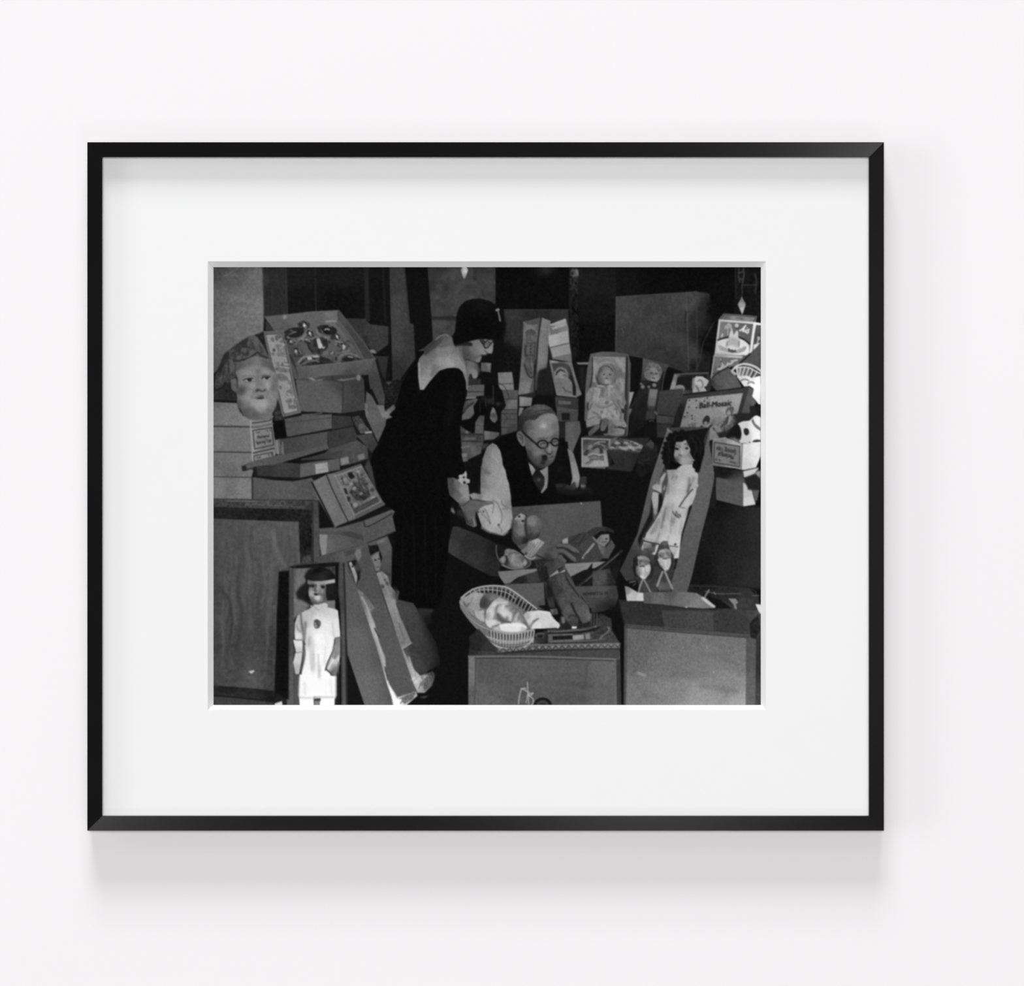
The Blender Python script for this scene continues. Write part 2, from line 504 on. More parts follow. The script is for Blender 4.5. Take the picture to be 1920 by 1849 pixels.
P('1130,1180 1280,1120 1340,980 1380,1100 1430,1650 1080,1650 1080,1560 1100,1300', 30, soft=1.5, lab=False)
P('735,1650 1030,1600 1080,1650 1050,1690 760,1680', 36, soft=.6, lab=False)
O('printed_stacked_boxes', 'slanting stack of pale boxes against the dark board')
P('1350,300 1650,175 1700,360 1720,640 1760,860 1770,1020 1390,950 1320,660 1320,510', '1450,260,150 1500,430,112 1450,600,160 1650,560,152 1480,720,140 1500,840,132 1600,800,140 1550,930,104', n=2)
P('1335,310 1690,320 1705,395 1355,500', '1400,430,104 1660,360,120')
P('1380,355 1640,250 1650,315 1410,395', 150)
P('1345,290 1650,178 1655,215 1350,312', 158)
P('1320,515 1690,410 1720,640 1340,735', '1350,560,162 1690,600,150')
L('1340,742 1720,650', 2, 84)
P('1355,760 1715,660 1755,860 1400,935', '1400,800,140 1700,780,134')
P('1395,945 1755,862 1770,1015 1390,960', 104)
L('1400,940 1755,860', 1.6, 96)
P('1310,690 1350,760 1395,940 1370,970 1320,960', 34, soft=.6, lab=False)
O('printed_small_doll_box', 'small open box with a bonneted baby doll')
P('1335,975 1540,1005 1770,1020 1850,1320 1960,1640 1850,1700 1480,1660 1430,1300', '1400,1000,140 1700,1020,110 1360,1060,110 1600,1100,66 1800,1200,110 1880,1500,112 1460,1640,116', n=2)
P('1375,1040 1520,1030 1700,1060 1720,1100 1790,1400 1800,1660 1500,1650 1440,1250', '1450,1060,62 1650,1090,64 1750,1500,40', n=2)
P('1725,1080 1850,1500 1850,1690 1780,1660', 30, soft=.8)
P('1425,1290 1440,1190 1500,1120 1580,1110 1660,1150 1700,1230 1700,1320 1770,1400 1780,1470 1790,1660 1480,1640 1440,1400', '1450,1250,120 1580,1180,110 1500,1400,104 1650,1400,112 1600,1600,108', n=5, ns=2)
P('1450,1290 1470,1200 1550,1150 1620,1180 1650,1230 1600,1200 1540,1185 1490,1240', 42)
P('1510,1240 1550,1190 1610,1210 1650,1260 1620,1330 1540,1330', 130, soft=.8, cv=1)
L('1600,1270 1660,1270', 2, 80)
B(1660, 1290, 40, 30, 84, .6)
L('1600,1500 1650,1570 1760,1600', 2, 70)
B(1740, 1420, 30, 30, 150, .7)
L('1480,1640 1780,1665 1850,1690', 2.4, 118)
L('1345,990 1480,1640', 2.4, 110)
V('A')
V('B')
P('478,905 640,918 640,1000 480,975', '500,930,58 600,960,50', n=2)
P('500,935 590,940 588,962 502,958', 88, soft=.5)
O('printed_small_boxes', 'cluster of small grey boxes beside the seated man')
P('485,975 640,1000 640,1015 490,1010', 74)
P('488,1010 640,1015 635,1082 490,1080', 66)
P('522,1022 580,1022 580,1072 525,1072', 28)
P('548,1085 650,1078 660,1150 615,1260 600,1300 552,1290 548,1200', '580,1120,86 640,1110,80 590,1260,88', n=2)
P('500,1085 548,1085 548,1200 500,1190', 34)
P('655,1010 690,1010 690,1150 660,1120', 16)
_k = cur['id']
cur['id'] = 0
P('625,668 718,666 715,682 640,682', 120)
P('640,700 690,690 690,860 650,860', 30, soft=3, lab=False)
O('printed_baby_doll_box', 'open upright box lined with white paper holding a large baby doll')
V('BB')
P('275,175 420,145 600,145 800,180 835,310 820,800 790,1320 520,1330 190,1100 200,700 225,400', '350,180,90 700,180,80 250,500,86 215,900,84 800,400,72 800,1000,60', n=2)
P('300,215 600,215 775,225 760,600 740,1300 520,1330 210,1150 300,600', '400,260,128 700,260,132 680,450,112 680,600,118 350,600,100 600,1250,110', n=7, ns=3)
L('300,230 295,500 215,850', 2.4, 46)
P('215,700 300,640 300,800 240,900 200,850', 100)
L('780,220 770,600 755,1000 740,1290', 4, 40, soft=.5)
L('800,200 815,600 785,1290', 2, 86)
P('350,600 320,480 360,380 440,320 540,310 610,380 630,480 600,580 560,620 400,620', '380,400,132 500,320,120 600,400,104 620,500,100 350,500,118', cv=1, n=4)
P('380,470 400,390 460,345 530,350 575,410 585,500 560,580 500,610 430,600 390,550', '400,400,84 480,380,104 470,450,122 560,420,110 400,540,92 500,560,134 560,560,116', cv=1)
L('370,420 420,350 500,330 560,350', 2, 140)
P('345,500 375,470 390,550 430,600 380,610', 54, soft=.6, lab=False)
E(460, 463, 15, 9, 58)
E(548, 463, 15, 9, 54)
B(500, 500, 26, 20, 146, .7, clip=0)
L('475,515 500,525 520,515', 3, 74)
L('380,430 410,370 470,340 530,345 580,400', 2, 84)
P('365,605 580,605 590,640 370,632', 150, n=6, ns=2)
P('260,650 400,630 580,640 700,690 745,760 770,860 720,930 700,1000 780,1170 770,1195 620,1190 560,1110 520,1080 400,1060 420,1150 220,1200 215,1140 250,960 230,850 215,760',
  '300,700,126 450,680,122 650,720,124 700,850,116 300,900,128 500,900,136 450,1000,142 600,1000,136 650,1150,126 300,1050,126 260,1180,118', n=8, ns=2.5)
P('385,640 450,640 390,830 350,860', 146, soft=.8)
P('510,640 560,640 545,780 520,760', 144, soft=.8)
L('300,860 250,960', 2, 84)
L('445,640 400,780', 2, 96)
L('350,900 450,920 560,880', 2, 106)
L('640,850 700,930 690,1060', 2, 90)
L('560,780 620,880 640,1000', 2, 100)
for x_, y_, r_ in ((445, 678, 26), (500, 850, 28), (432, 980, 24), (658, 830, 22), (585, 1040, 18), (615, 940, 16), (490, 626, 20)):
    E(x_, y_, r_, r_ * .8, 92, soft=1)
P('705,930 735,940 745,990 715,1000', 34, soft=.5)
P('230,850 250,840 245,960 225,930', 40, soft=.6)
P('255,985 330,960 385,1000 400,1050 330,1060 230,1130', 134, soft=.8)
L('240,1090 330,1050 390,1060', 2, 100)
P('520,1110 620,1190 760,1200 740,1290 520,1290', '560,1200,96 700,1240,124', n=6)
P('220,1200 400,1150 420,1080 520,1130 515,1280 250,1300', 26, soft=.8)
P('250,1300 255,1250 330,1180 370,1150 400,1160 400,1200 350,1250 280,1305', '300,1240,80 380,1180,92', cv=1)
P('420,1240 415,1170 440,1090 490,1065 522,1090 515,1150 470,1235 440,1245', '460,1120,84 450,1220,92', cv=1)
L('620,1190 700,1195 745,1210', 3, 40)
O('printed_picture_box', 'small picture box printed with a rocking animal below the baby doll')
P('148,1335 550,1352 660,1320 600,1420 535,1480 480,1770 150,1745', '300,1500,90', n=2)
P('148,1335 550,1352 545,1420 530,1700 520,1740 148,1745', 140)
P('168,1358 530,1372 525,1735 168,1725', '200,1400,66 450,1400,60 250,1500,84 220,1650,138 420,1600,140 450,1700,144 350,1550,110', n=6, ns=2)
P('170,1580 300,1545 420,1570 500,1620 528,1735 170,1722', '230,1620,130 400,1600,146 350,1700,150', n=6, ns=2, soft=.6)
L('190,1580 240,1510 320,1480 380,1490 420,1550', 3.5, 46)
L('330,1420 400,1395 480,1395', 2.4, 128)
L('380,1420 440,1440 470,1460', 3, 120)
P('330,1440 420,1430 460,1470 440,1530 380,1540', 66, n=10, ns=2)
E(370, 1508, 34, 34, 118, soft=.5)
B(270, 1480, 30, 30, 124, .8, clip=0)
L('215,1690 260,1670 300,1600 420,1625 450,1600 440,1660', 3, 96)
L('220,1705 320,1715', 2, 80)
P('500,1520 545,1480 600,1480 560,1720 530,1735', 34, soft=.6)
P('200,1310 520,1300 650,1320 555,1350 150,1336', 52, soft=.5, lab=False)
P('480,1760 150,1745 470,1770', 90)
O('printed_tray_box', 'dark open tray box full of crumpled white paper')
P('510,1500 660,1325 830,1345 1110,1330 1010,1450 960,1560 850,1800 620,1720', '600,1600,46 800,1600,44 950,1600,36 1000,1400,46 700,1720,40', n=2)
P('530,1490 660,1345 760,1360 900,1390 1010,1450 960,1530 720,1510', '600,1450,80 700,1400,66 800,1480,130 920,1460,124 650,1480,96', n=18, ns=2)
for x_, y_ in ((690, 1460), (620, 1440), (740, 1420), (800, 1410), (860, 1420), (580, 1480)):
    B(x_, y_, 22, 26, 38, .8, clip=0)
for x_, y_ in ((760, 1480), (850, 1490), (930, 1470), (640, 1400), (900, 1420)):
    B(x_, y_, 34, 24, 146, .7, clip=0)
L('515,1505 720,1520 950,1540', 2, 62)
P('760,1350 1080,1340 1010,1440 880,1390', 42, soft=.5)
P('1010,1450 1110,1360 1160,1420 1150,1500 1080,1540 970,1530', '1100,1420,62 1050,1500,34', soft=.6)
P('530,1735 600,1710 800,1770 850,1810 480,1770', 44, soft=.8)
P('980,1560 1220,1560 1180,1720 980,1900 900,1800', 26, n=4, ns=5, soft=1, lab=False)
B(1130, 1570, 30, 30, 44, .8, clip=0)
O('printed_doll_box', 'doll in a patterned dress lying in a dark box between the two chairs of boxes')
NAMES[-1] = ('printed_dressed_doll_box', 'curly-haired doll in a dark open box right of the baby doll')
P('1000,232 1365,322 1320,420 1260,680 1230,690 1190,980 1150,1100 800,1320 830,900 960,640 990,400', '1030,280,74 1250,330,66 900,800,34 1000,900,28 850,1200,24 1200,600,40', n=2)
P('1002,235 1365,322 1300,440 1240,400 1100,330 1010,330', '1030,280,76 1250,340,64')
P('1345,360 1300,440 1270,680 1225,680 1260,440', 30, soft=.6)
L('1350,350 1300,430 1265,690', 2, 60)
P('1025,420 1050,320 1120,290 1210,310 1265,400 1255,480 1200,560 1150,555 1060,530 1020,470', '1060,360,66 1120,320,92 1200,350,92 1240,420,84 1140,420,132 1170,520,130 1060,460,110 1080,520,104', cv=1, n=9, ns=2)
L('1110,430 1170,440', 2, 78)
L('1180,460 1210,470', 2, 80)
B(1140, 390, 40, 20, 150, .6)
P('960,650 970,560 1040,540 1140,560 1210,580 1215,670 1090,660', 34, n=6, ns=2)
for x_, y_, r_ in ((1000, 630, 26), (1085, 632, 18), (1160, 605, 30), (975, 590, 16)):
    E(x_, y_, r_, r_, 116, soft=.8)
L('1110,565 1195,580', 2.4, 22)
P('1095,660 1210,668 1165,950 1130,970 1065,940 1070,820', '1140,700,112 1120,850,94 1110,950,50', soft=.6)
P('810,705 880,700 810,920', 140)
P('812,935 850,935 808,1050', 100)
P('1050,965 1180,960 1170,1080 1040,1110', 54, soft=.8)
L('1170,980 1200,1010', 4, 84)
O('printed_grey_boxes', 'two plain dark-grey boxes between the curly doll and the board game')
P('1230,690 1400,668 1555,660 1560,760 1440,1040 1200,1010 1190,980', '1300,800,58 1450,780,60 1400,1000,54', n=2)
P('1185,1020 1440,1048 1420,1150 1195,1135', '1300,1080,62 1400,1120,56', n=2)
P('1195,1140 1420,1152 1330,1260 1290,1340 1195,1330', 46, n=2)
L('1190,1140 1420,1155', 2, 34)
P('1020,1110 1080,1080 1160,1090 1190,1150 1190,1330 1000,1340', 20, soft=1)
L('1090,1110 1130,1100 1155,1115', 2, 60)
V('CT')
O('printed_shelf_boxes', 'stack of small pale boxes beside a dark gap between the two people')
P('785,325 1010,315 1035,500 1040,600 820,600 795,500', '820,350,112 950,400,118 1000,560,116 850,560,120', n=2)
L('795,505 1035,500', 1.6, 70)
P('850,605 1105,600 1105,740 850,740', 78, n=2)
P('850,745 1100,745 1095,905 880,905 900,800', '900,780,88 1000,830,106 1060,880,98', n=2)
P('840,905 1095,905 1090,1240 900,1300 830,1310', '950,950,74 1000,1050,74 900,1150,76 1000,1200,62', n=2)
for y_ in (910, 975, 1060, 1190):
    L('845,%d 1092,%d' % (y_, y_), 1.6, 52)
L('800,490 880,540 940,640 955,740 870,790', 1.2, 44)
L('860,960 930,1040 870,1130', 1.2, 46)
P('1105,690 1200,690 1200,760 1190,1100 1105,1060', 22, lab=False)
P('1125,700 1330,720 1310,850 1125,858', '1150,740,128 1280,800,116')
P('1125,875 1200,880 1140,990 1110,1020', 112)
cur['id'] = 0
O('printed_shelf', 'dim shelf of boxes with a hanging bulb between the two people')
P('300,420 520,420 520,520 310,520', 44, n=2)
P('520,165 680,175 670,320 520,305', '560,230,82 660,190,110', n=2)
P('310,525 575,515 565,690 500,690 290,740', '400,560,84 450,650,88', n=2)
L('310,628 570,628', 2, 52)
L('290,728 430,722', 3.4, 112)
P('240,850 280,770 430,740 500,740 410,850 230,960', '350,780,84 300,850,66', n=3)
P('220,1000 330,870 400,840 420,960 350,1050 220,1080', '300,1000,90 380,900,96', n=2)
L('235,940 300,870 400,800', 4, 50)
P('430,1100 480,1010 575,990 560,1290 420,1300', '480,1150,86 540,1030,72', n=2)
L('430,1160 560,1165', 2, 70)
P('190,1160 300,1240 420,1280 560,1290 560,1400 520,1600 330,1690 230,1700', '300,1340,60 400,1350,56 300,1430,82 400,1550,88 500,1500,76 300,1620,74', n=3)
P('255,1350 440,1350 435,1385 260,1385', 90, soft=.6)
L('185,1295 560,1300', 3, 46)
L('190,1405 540,1415', 2, 40)
L('205,1510 340,1485', 2, 110)
P('215,1600 300,1595 295,1650 220,1665', 112, soft=.6)
P('215,1670 310,1665 310,1720 225,1735', 94, soft=.8)
P('280,1240 330,1250 310,1290 270,1270', 110, soft=.8)
P('190,1080 330,1060 420,1000 400,860 440,800 500,700 580,690 600,1000 500,1000 430,1110 420,1280 380,1280 230,1180', 13, soft=.5)
P('580,520 730,500 850,600 900,800 880,880 830,960 840,1300 560,1240 580,1000', 15, soft=.5)
L('715,540 712,830', 1.6, 56)
L('590,720 595,850', 2, 44, soft=.5)
L('500,740 505,950', 1.4, 40)
B(660, 770, 60, 50, 48, .8, clip=0)
B(550, 730, 30, 40, 50, .6, clip=0)
P('570,1240 810,1270 800,1320 720,1380 570,1390', '600,1270,106 700,1310,84 760,1310,80', n=2)
P('540,1450 660,1440 560,1540 540,1530', 56, soft=1)
P('705,865 740,900 775,1000 780,1060 740,1120 700,1100 660,1050 668,960', '705,920,112 720,1000,72 700,1060,96 760,1060,88')
B(790, 820, 40, 30, 60, .7, clip=0)
L('860,830 890,830 880,870', 5, 20)
# ---- seated man
O('printed_man', 'seated bald man in round glasses, dark vest and white shirt, cigar in mouth')
V('MN')
P('300,795 450,690 690,605 740,700 830,860 880,1105 1000,1235 1200,1165 1330,1000 1375,780 1520,765 1535,880 1570,1150 1600,1400 1580,1560 1800,1600 1800,1850 560,1850 500,1240', '600,900,12 900,1500,11 1350,1300,16 1650,1700,14', n=1.2)
B(1400, 1230, 60, 70, 26, .6)
P('1515,885 1545,890 1620,965 1690,1200 1722,1350 1705,1500 1670,1535 1625,1425 1570,1495 1600,1370 1560,1100', '1560,1000,112 1620,1200,132 1680,1400,140 1690,1500,110', n=3)
P('1320,1465 1450,1455 1570,1495 1640,1430 1650,1560 1500,1570 1350,1550', '1450,1500,38 1600,1500,54', soft=.6)
P('730,390 760,300 850,220 1000,165 1130,165 1240,210 1310,290 1360,400 1382,560 1378,700 1365,850 1330,980 1290,1080 1230,1150 1130,1205 1060,1205 960,1130 870,1000 830,860 800,760 715,620 705,500',
  '1120,500,138 1250,430,124 1330,500,104 1000,430,112 860,480,82 760,520,50 720,600,36 900,640,98 1050,640,118 1220,620,122 880,800,86 960,880,104 1020,950,112 1300,900,106 1150,940,98 1260,1060,96 1000,1080,66 900,960,56 1340,720,86 1100,1180,52 1200,1130,70', n=2.5, ns=3)
B(1125, 510, 42, 38, 172, .8)
B(1250, 380, 60, 50, 126, .6)
B(820, 620, 40, 120, 50, .6)
B(1060, 960, 50, 40, 118, .7)
P('700,600 705,480 735,350 800,260 900,200 1030,160 1150,165 1250,215 1310,290 1345,360 1290,312 1200,308 1090,335 1025,385 980,418 890,415 830,440 790,500 770,600 740,620',
  '760,400,40 740,520,36 850,320,58 950,260,70 1060,200,88 1180,250,72 1280,290,60 900,400,50 1020,370,54', n=3, ns=2, soft=.5)
for q in ('800,400 900,320 1080,260 1240,260', '860,300 980,220 1100,190', '1000,390 1100,310 1220,270', '780,500 850,390 960,330'):
    L(q, 1.6, 46, a=.7)
L('960,230 1080,200 1180,230', 1.6, 104, a=.7)
P('685,650 705,608 755,598 800,650 822,740 815,830 785,845 745,800 700,730', '740,640,92 780,760,104 800,820,112 700,680,84', cv=1)
L('720,640 770,680 790,740 780,800', 2, 56)
L('745,700 765,740', 2, 60)
L('780,605 900,715 1040,840', 3.6, 26)
E(1113, 812, 68, 50, 104)
E(1315, 778, 48, 48, 98)
L('1080,812 1120,795 1160,800', 2.2, 52)
L('1290,775 1340,760', 2, 52)
def ring(x, y, rx, ry, w, v, a0=0, a1=360):
    L(' '.join('%.1f,%.1f' % (x + rx * math.cos(math.radians(t)), y + ry * math.sin(math.radians(t))) for t in np.linspace(a0, a1, 25)), w, v)
ring(1113, 812, 82, 62, 3.2, 24)
ring(1318, 778, 62, 60, 3.0, 24)
L('1193,800 1225,782 1258,792', 3, 26)
L('1035,722 1110,712 1185,716', 2.4, 70, a=.8)
L('1245,705 1290,670 1345,655 1370,672', 2.6, 84)
L('1195,690 1215,760', 3, 96, soft=.6)
B(1228, 890, 24, 60, 146, .8, clip=0)
L('1160,870 1148,905 1175,945 1210,972 1255,965 1270,930', 2.2, 62)
L('1185,965 1240,975', 2.4, 46)
L('1090,985 1040,1040 1030,1090', 2.4, 76, soft=.5)
P('1100,998 1182,990 1190,1040 1150,1090 1140,1140 1080,1125 1105,1060', 30, soft=.4)
L('1180,1062 1230,1040 1275,1015', 2.6, 62)
L('1190,1090 1260,1070', 2, 70, soft=.6)
B(1225, 1050, 30, 14, 120, .6, clip=0)
P('880,1108 950,1170 1000,1235 940,1330 905,1220', '920,1200,138 960,1250,128')
P('1060,1245 1130,1215 1198,1165 1203,1380 1185,1520 1105,1615 1080,1600 1140,1480 1142,1350', '1150,1260,128 1180,1350,118 1150,1500,130')
P('1000,1238 1060,1238 1080,1290 1142,1370 1135,1480 1085,1590 1010,1500 955,1390 938,1330 1000,1280', '1030,1280,24 1050,1400,38 1080,1500,32', n=3, ns=2)
B(1050, 1395, 22, 20, 92, .9)
P('950,1120 1050,1200 1060,1240 1000,1240', 24, soft=.6)
P('290,790 360,825 420,920 450,1050 460,1150 505,1240 530,1370 560,1450 575,1560 595,1680 590,1860 60,1860 100,1650 95,1400 100,1240 130,1080 150,1000 200,860',
  '300,830,118 200,950,112 330,950,138 170,1080,120 400,1080,140 300,1200,140 150,1250,104 420,1250,150 250,1400,142 130,1450,106 450,1450,150 300,1650,150 130,1650,116 500,1700,140', n=3, ns=2.5)
L('110,1180 160,1250 250,1290', 3, 96, soft=.8)
L('270,1000 320,1040 380,1100', 2, 152, soft=.6)
L('140,1050 160,1150', 3, 110, soft=.8)
L('420,1180 380,1300', 3, 136, soft=1)
V('HD')
P('490,380 860,380 880,560 890,630 960,668 975,690 905,760 888,880 830,950 785,995 700,965 600,940 505,880 465,760 440,680 480,640 540,600 500,500',
  '600,450,150 780,450,146 860,600,130 700,600,160 600,680,166 520,720,150 850,720,150 930,690,130 700,800,172 600,850,160 800,850,158 720,940,150 500,850,140', n=3, ns=2.5)
L('640,530 700,570 740,650 765,740 750,830', 2.2, 120)
L('660,540 650,640 640,700', 2.6, 130, soft=.5)
L('760,540 770,590 860,640', 2.4, 112, soft=.4)
L('540,640 580,720 610,830', 2.2, 116)
L('480,660 510,720 560,760 600,820', 2, 118)
L('450,680 460,690', 3, 60)
E(525, 680, 12, 16, 74, soft=.5)
E(720, 855, 16, 18, 70, soft=.6)
E(612, 832, 8, 9, 80)
L('720,860 760,920 755,950', 2, 120)
L('770,650 860,640 940,680', 2, 120)
O('printed_open_carton', 'large open carton of toys in front of the seated man')
V('HD')
P('50,1190 130,875 180,870 420,960 700,1100 740,1300 745,1520 620,1509 400,1400 140,1250', '90,1150,58 150,950,50 350,1100,42 420,1300,48 650,1400,38 700,1200,30', n=2)
V('D')
P('172,152 480,130 795,108 808,280 900,420 830,545 300,560 200,400', '250,170,70 500,180,84 750,150,80 450,280,80 700,280,76', n=3)
L('175,152 480,130 795,108', 1.5, 92, a=.6)
P('655,115 663,115 665,130 656,132', 150)
P('130,560 560,480 940,520 900,700 560,720 130,690', 26, n=3)
O('printed_clown_doll', 'cloth doll in a brimmed hat lying inside the open carton')
P('505,400 560,365 680,322 730,330 770,390 800,470 822,500 780,535 640,545 560,490', '600,370,56 680,420,64 730,480,62 600,480,52', n=4, ns=2)
L('580,400 650,340', 2, 44)
L('620,410 700,370', 2, 46)
L('690,340 640,420', 3, 48)
P('528,378 568,362 568,404 530,402', 150)
L('672,505 705,460 748,408', 4, 138)
L('680,500 700,475', 2, 60)
P('775,390 800,430 822,440 822,490 800,470 780,430', 96, n=8, ns=2)
P('700,325 750,292 830,284 892,312 888,332 800,308 735,355', '780,300,52 870,320,40')
P('740,360 770,345 800,328 850,335 862,380 830,425 795,415 765,395', '780,370,110 840,360,128 820,400,118', cv=1)
P('745,352 800,312 845,322 850,338 800,342 765,378', 22)
E(838, 372, 8, 6, 40)
L('805,395 835,392', 1.6, 60)
P('855,330 870,380 835,430 825,425 858,385', 26, soft=.5)
cur['id'] -= 1
P('535,545 700,538 832,530 760,575 680,590 580,640 550,600', '600,570,122 750,550,130')
P('690,600 740,540 730,640 680,680 600,640', 24)
L('650,695 720,640 820,560 945,455', 4.6, 44)
L('690,670 760,610 850,540 920,480', 1.4, 92)
P('740,600 860,580 905,690 740,705', '800,640,74 880,650,40', n=5, ns=3, soft=.8)
O('printed_basket_baby', 'small basket with a swaddled doll inside the open carton')
V('HD')
P('685,1130 730,1085 900,1130 1000,1200 1100,1280 1135,1340 1085,1405 960,1432 820,1405 735,1330 695,1230', '740,1150,26 900,1160,24 1100,1350,60', cv=1)
P('730,1300 790,1240 800,1180 850,1160 960,1190 1060,1280 1090,1335 1040,1385 930,1400 790,1370', '770,1300,116 850,1190,110 900,1300,132 1000,1350,126 820,1330,60 1050,1300,90', n=10, ns=2.5, cv=1)
E(775, 1300, 32, 38, 126, soft=.5)
L('815,1250 830,1310 810,1370', 3, 44)
L('850,1240 900,1210 980,1220', 2, 80)
L('690,1120 690,1200 720,1290 800,1380 960,1430 1080,1400 1135,1340 1080,1270', 2.6, 78)
L('760,1370 880,1410 1030,1400', 2.4, 140, a=.7)
P('1030,1340 1060,1290 1085,1340 1060,1380', 140, soft=.5)
V('D')
cur['id'] -= 2
P('78,600 345,580 420,555 330,612 200,680 122,686 90,640', '150,630,112 300,595,120')
P('160,682 215,640 330,605 420,560 450,650 400,685', 36, n=6, ns=2.5)
P('270,620 350,600 375,670 290,680', 58, soft=.6)
P('330,520 420,520 420,600 350,590', 44, n=8, ns=2)
P('122,690 400,678 410,862 330,870 122,800', '200,740,84 350,760,86 390,840,78', n=2.5)
P('400,680 440,640 500,840 490,880 410,870', 18, soft=.5)
P('610,705 908,698 922,780 900,840 830,875 740,890 680,800', '650,740,74 800,740,80 900,760,56 850,850,46', n=2.5)
T('W. TS CANNON', 848, 738, 672, 748, 22, 34, bold=.4)
for y_ in (788, 806, 828):
    L('690,%d 810,%d' % (y_ + 4, y_), 1.3, 54, a=.8)
L('820,790 850,788 848,840', 1.2, 54)
B(890, 850, 60, 30, 24, .8, clip=0)
# forearm, hand
cur['id'] = [i for i, q in enumerate(NAMES) if q[0] == 'printed_man'][0]
V('HD')
P('690,1095 780,995 900,1090 1000,1170 1090,1270 1040,1240 900,1150', 16, soft=.5)
P('890,830 960,730 1020,695 1075,740 1062,850 1072,960 1110,1050 1030,1105 930,1095 890,1010 882,900', '920,850,84 1000,950,112 1000,800,118 930,1000,74 960,1060,62 1070,1060,36', cv=1, n=4, ns=2)
P('1078,770 1180,728 1255,785 1272,880 1240,1000 1175,1055 1105,1040 1080,960 1068,860', '1150,820,116 1095,900,76 1200,930,88 1240,1000,52 1150,1020,54 1250,820,92', cv=1, n=4, ns=2)
P('920,775 1000,706 1075,728 1085,760 1050,835 1010,840 990,785 940,785', 142, n=8, ns=2)
E(985, 745, 15, 14, 36)
E(1030, 802, 20, 16, 34)
E(1075, 738, 12, 14, 36)
L('910,760 960,720 1010,695 1080,735', 2, 62)
P('1000,1190 1090,1120 1105,1070 1220,1025 1312,1080 1250,1160 1190,1222 1130,1275 1075,1250', '1050,1180,104 1210,1060,166 1150,1180,136 1280,1080,146 1130,1120,124', n=3)
for q in ('1040,1210 1130,1100', '1075,1235 1180,1080', '1110,1250 1225,1070', '1150,1240 1270,1070'):
    L(q, 1.6, 106, a=.8)
E(1072, 1222, 14, 16, 50)
L('1060,1250 1130,1290 1190,1270', 3, 140)
P('1180,1232 1250,1150 1320,1090 1450,1100 1640,1105 1755,1190 1752,1222 1700,1212 1600,1150 1545,1152 1620,1205 1705,1268 1725,1322 1685,1335 1600,1262 1550,1232 1532,1252 1592,1310 1575,1345 1500,1295 1470,1295 1400,1315 1330,1295',
  '1250,1190,86 1330,1120,80 1400,1150,70 1450,1220,84 1600,1125,80 1710,1200,92 1650,1270,88 1550,1310,86 1350,1280,56 1480,1110,70', n=2)
L('1470,1160 1545,1150', 2.4, 44)
L('1500,1230 1550,1230 1600,1265', 2.4, 46)
L('1470,1290 1490,1250', 2.4, 50)
L('1480,1120 1600,1125 1700,1180', 2, 96, a=.7)
L('1560,1175 1640,1240 1700,1300', 2, 98, a=.6)

# ---- stooping woman
O('printed_woman', 'woman in a dark dress, cloche hat and glasses, stooping to the right')
V('C')
P('1430,860 1550,860 1520,900 1530,960 1490,980 1455,950', '1470,900,50 1510,930,36', soft=1.4)
P('1120,-20 1180,100 1205,160 1250,300 1272,420 1250,560 1245,700 1305,740 1292,825 1400,825 1420,855 1560,862 1600,800 1640,500 1660,280 1660,150 1720,-20', 12, n=1.2)
for q in ('1330,300 1320,700', '1400,200 1410,780', '1480,200 1490,780', '1560,200 1560,780'):
    L(q, 3, 20, a=.7, soft=1)
V('A')
P('1430,585 1440,640 1380,700 1340,780 1310,830 1285,960 1200,1100 1150,1230 1112,1310 1090,1400 1118,1560 1720,1560 1740,1500 1765,1440 1735,1300 1728,1100 1745,1010 1772,900 1775,780 1740,720 1680,705 1600,705 1430,900', 12, n=1.2)
B(1660, 1000, 30, 200, 20, .5, rot=5)
V('WH')
P('820,1000 910,1010 930,1280 1000,1275 1190,1345 1200,1480 1190,1600 1160,1640 1095,1640 1070,1560 1030,1560 1010,1660 960,1420 900,1290', '860,1050,90 890,1200,92 960,1330,84 1050,1380,98 1080,1500,120 1130,1600,124 1180,1400,84 1000,1500,104', n=3)
L('930,1290 980,1275 1080,1300 1190,1350', 2.4, 40)
P('1035,1550 1075,1550 1070,1630 1030,1640', 48)
L('970,1320 960,1400', 2.4, 78)
L('860,1030 890,1280', 2, 72)
P('1180,1360 1210,1380 1240,1480 1200,1600', 60, soft=1)
P('990,935 1200,885 1400,885 1475,900 1492,960 1482,1100 1462,1160 1410,1160 1372,1150 1352,1182 1290,1190 1265,1212 1258,1270 1225,1330 1185,1335 1060,1295 960,1262 930,1290 905,1200 895,1040 880,1000',
  '1150,930,110 1220,1000,116 1250,1100,122 1080,1080,104 960,1100,76 940,1200,66 1420,1090,128 1440,1000,118 1180,1180,106 1220,1270,112 1100,1240,88 1320,1165,126 1010,1240,70', n=2)
L('1260,1195 1330,1195 1372,1175', 2.6, 40)
L('1370,1150 1330,1110 1320,1095', 2, 76)
L('1130,1250 1190,1225 1240,1195', 1.6, 76)
P('1225,888 1310,888 1340,930 1325,1000 1290,970', 46, soft=.5)
L('1235,905 1290,975 1330,1045', 3, 44)
L('1332,1055 1308,1000 1365,915 1440,892 1482,915 1430,985 1385,1040 1335,1058', 2.4, 42)
E(1375, 975, 34, 44, 92, rot=35, soft=.6)
L('1400,940 1430,950', 2.4, 50)
P('740,960 850,925 980,925 1060,945 1098,990 1070,1022 980,1010 850,1015 760,1010', 34, soft=1)
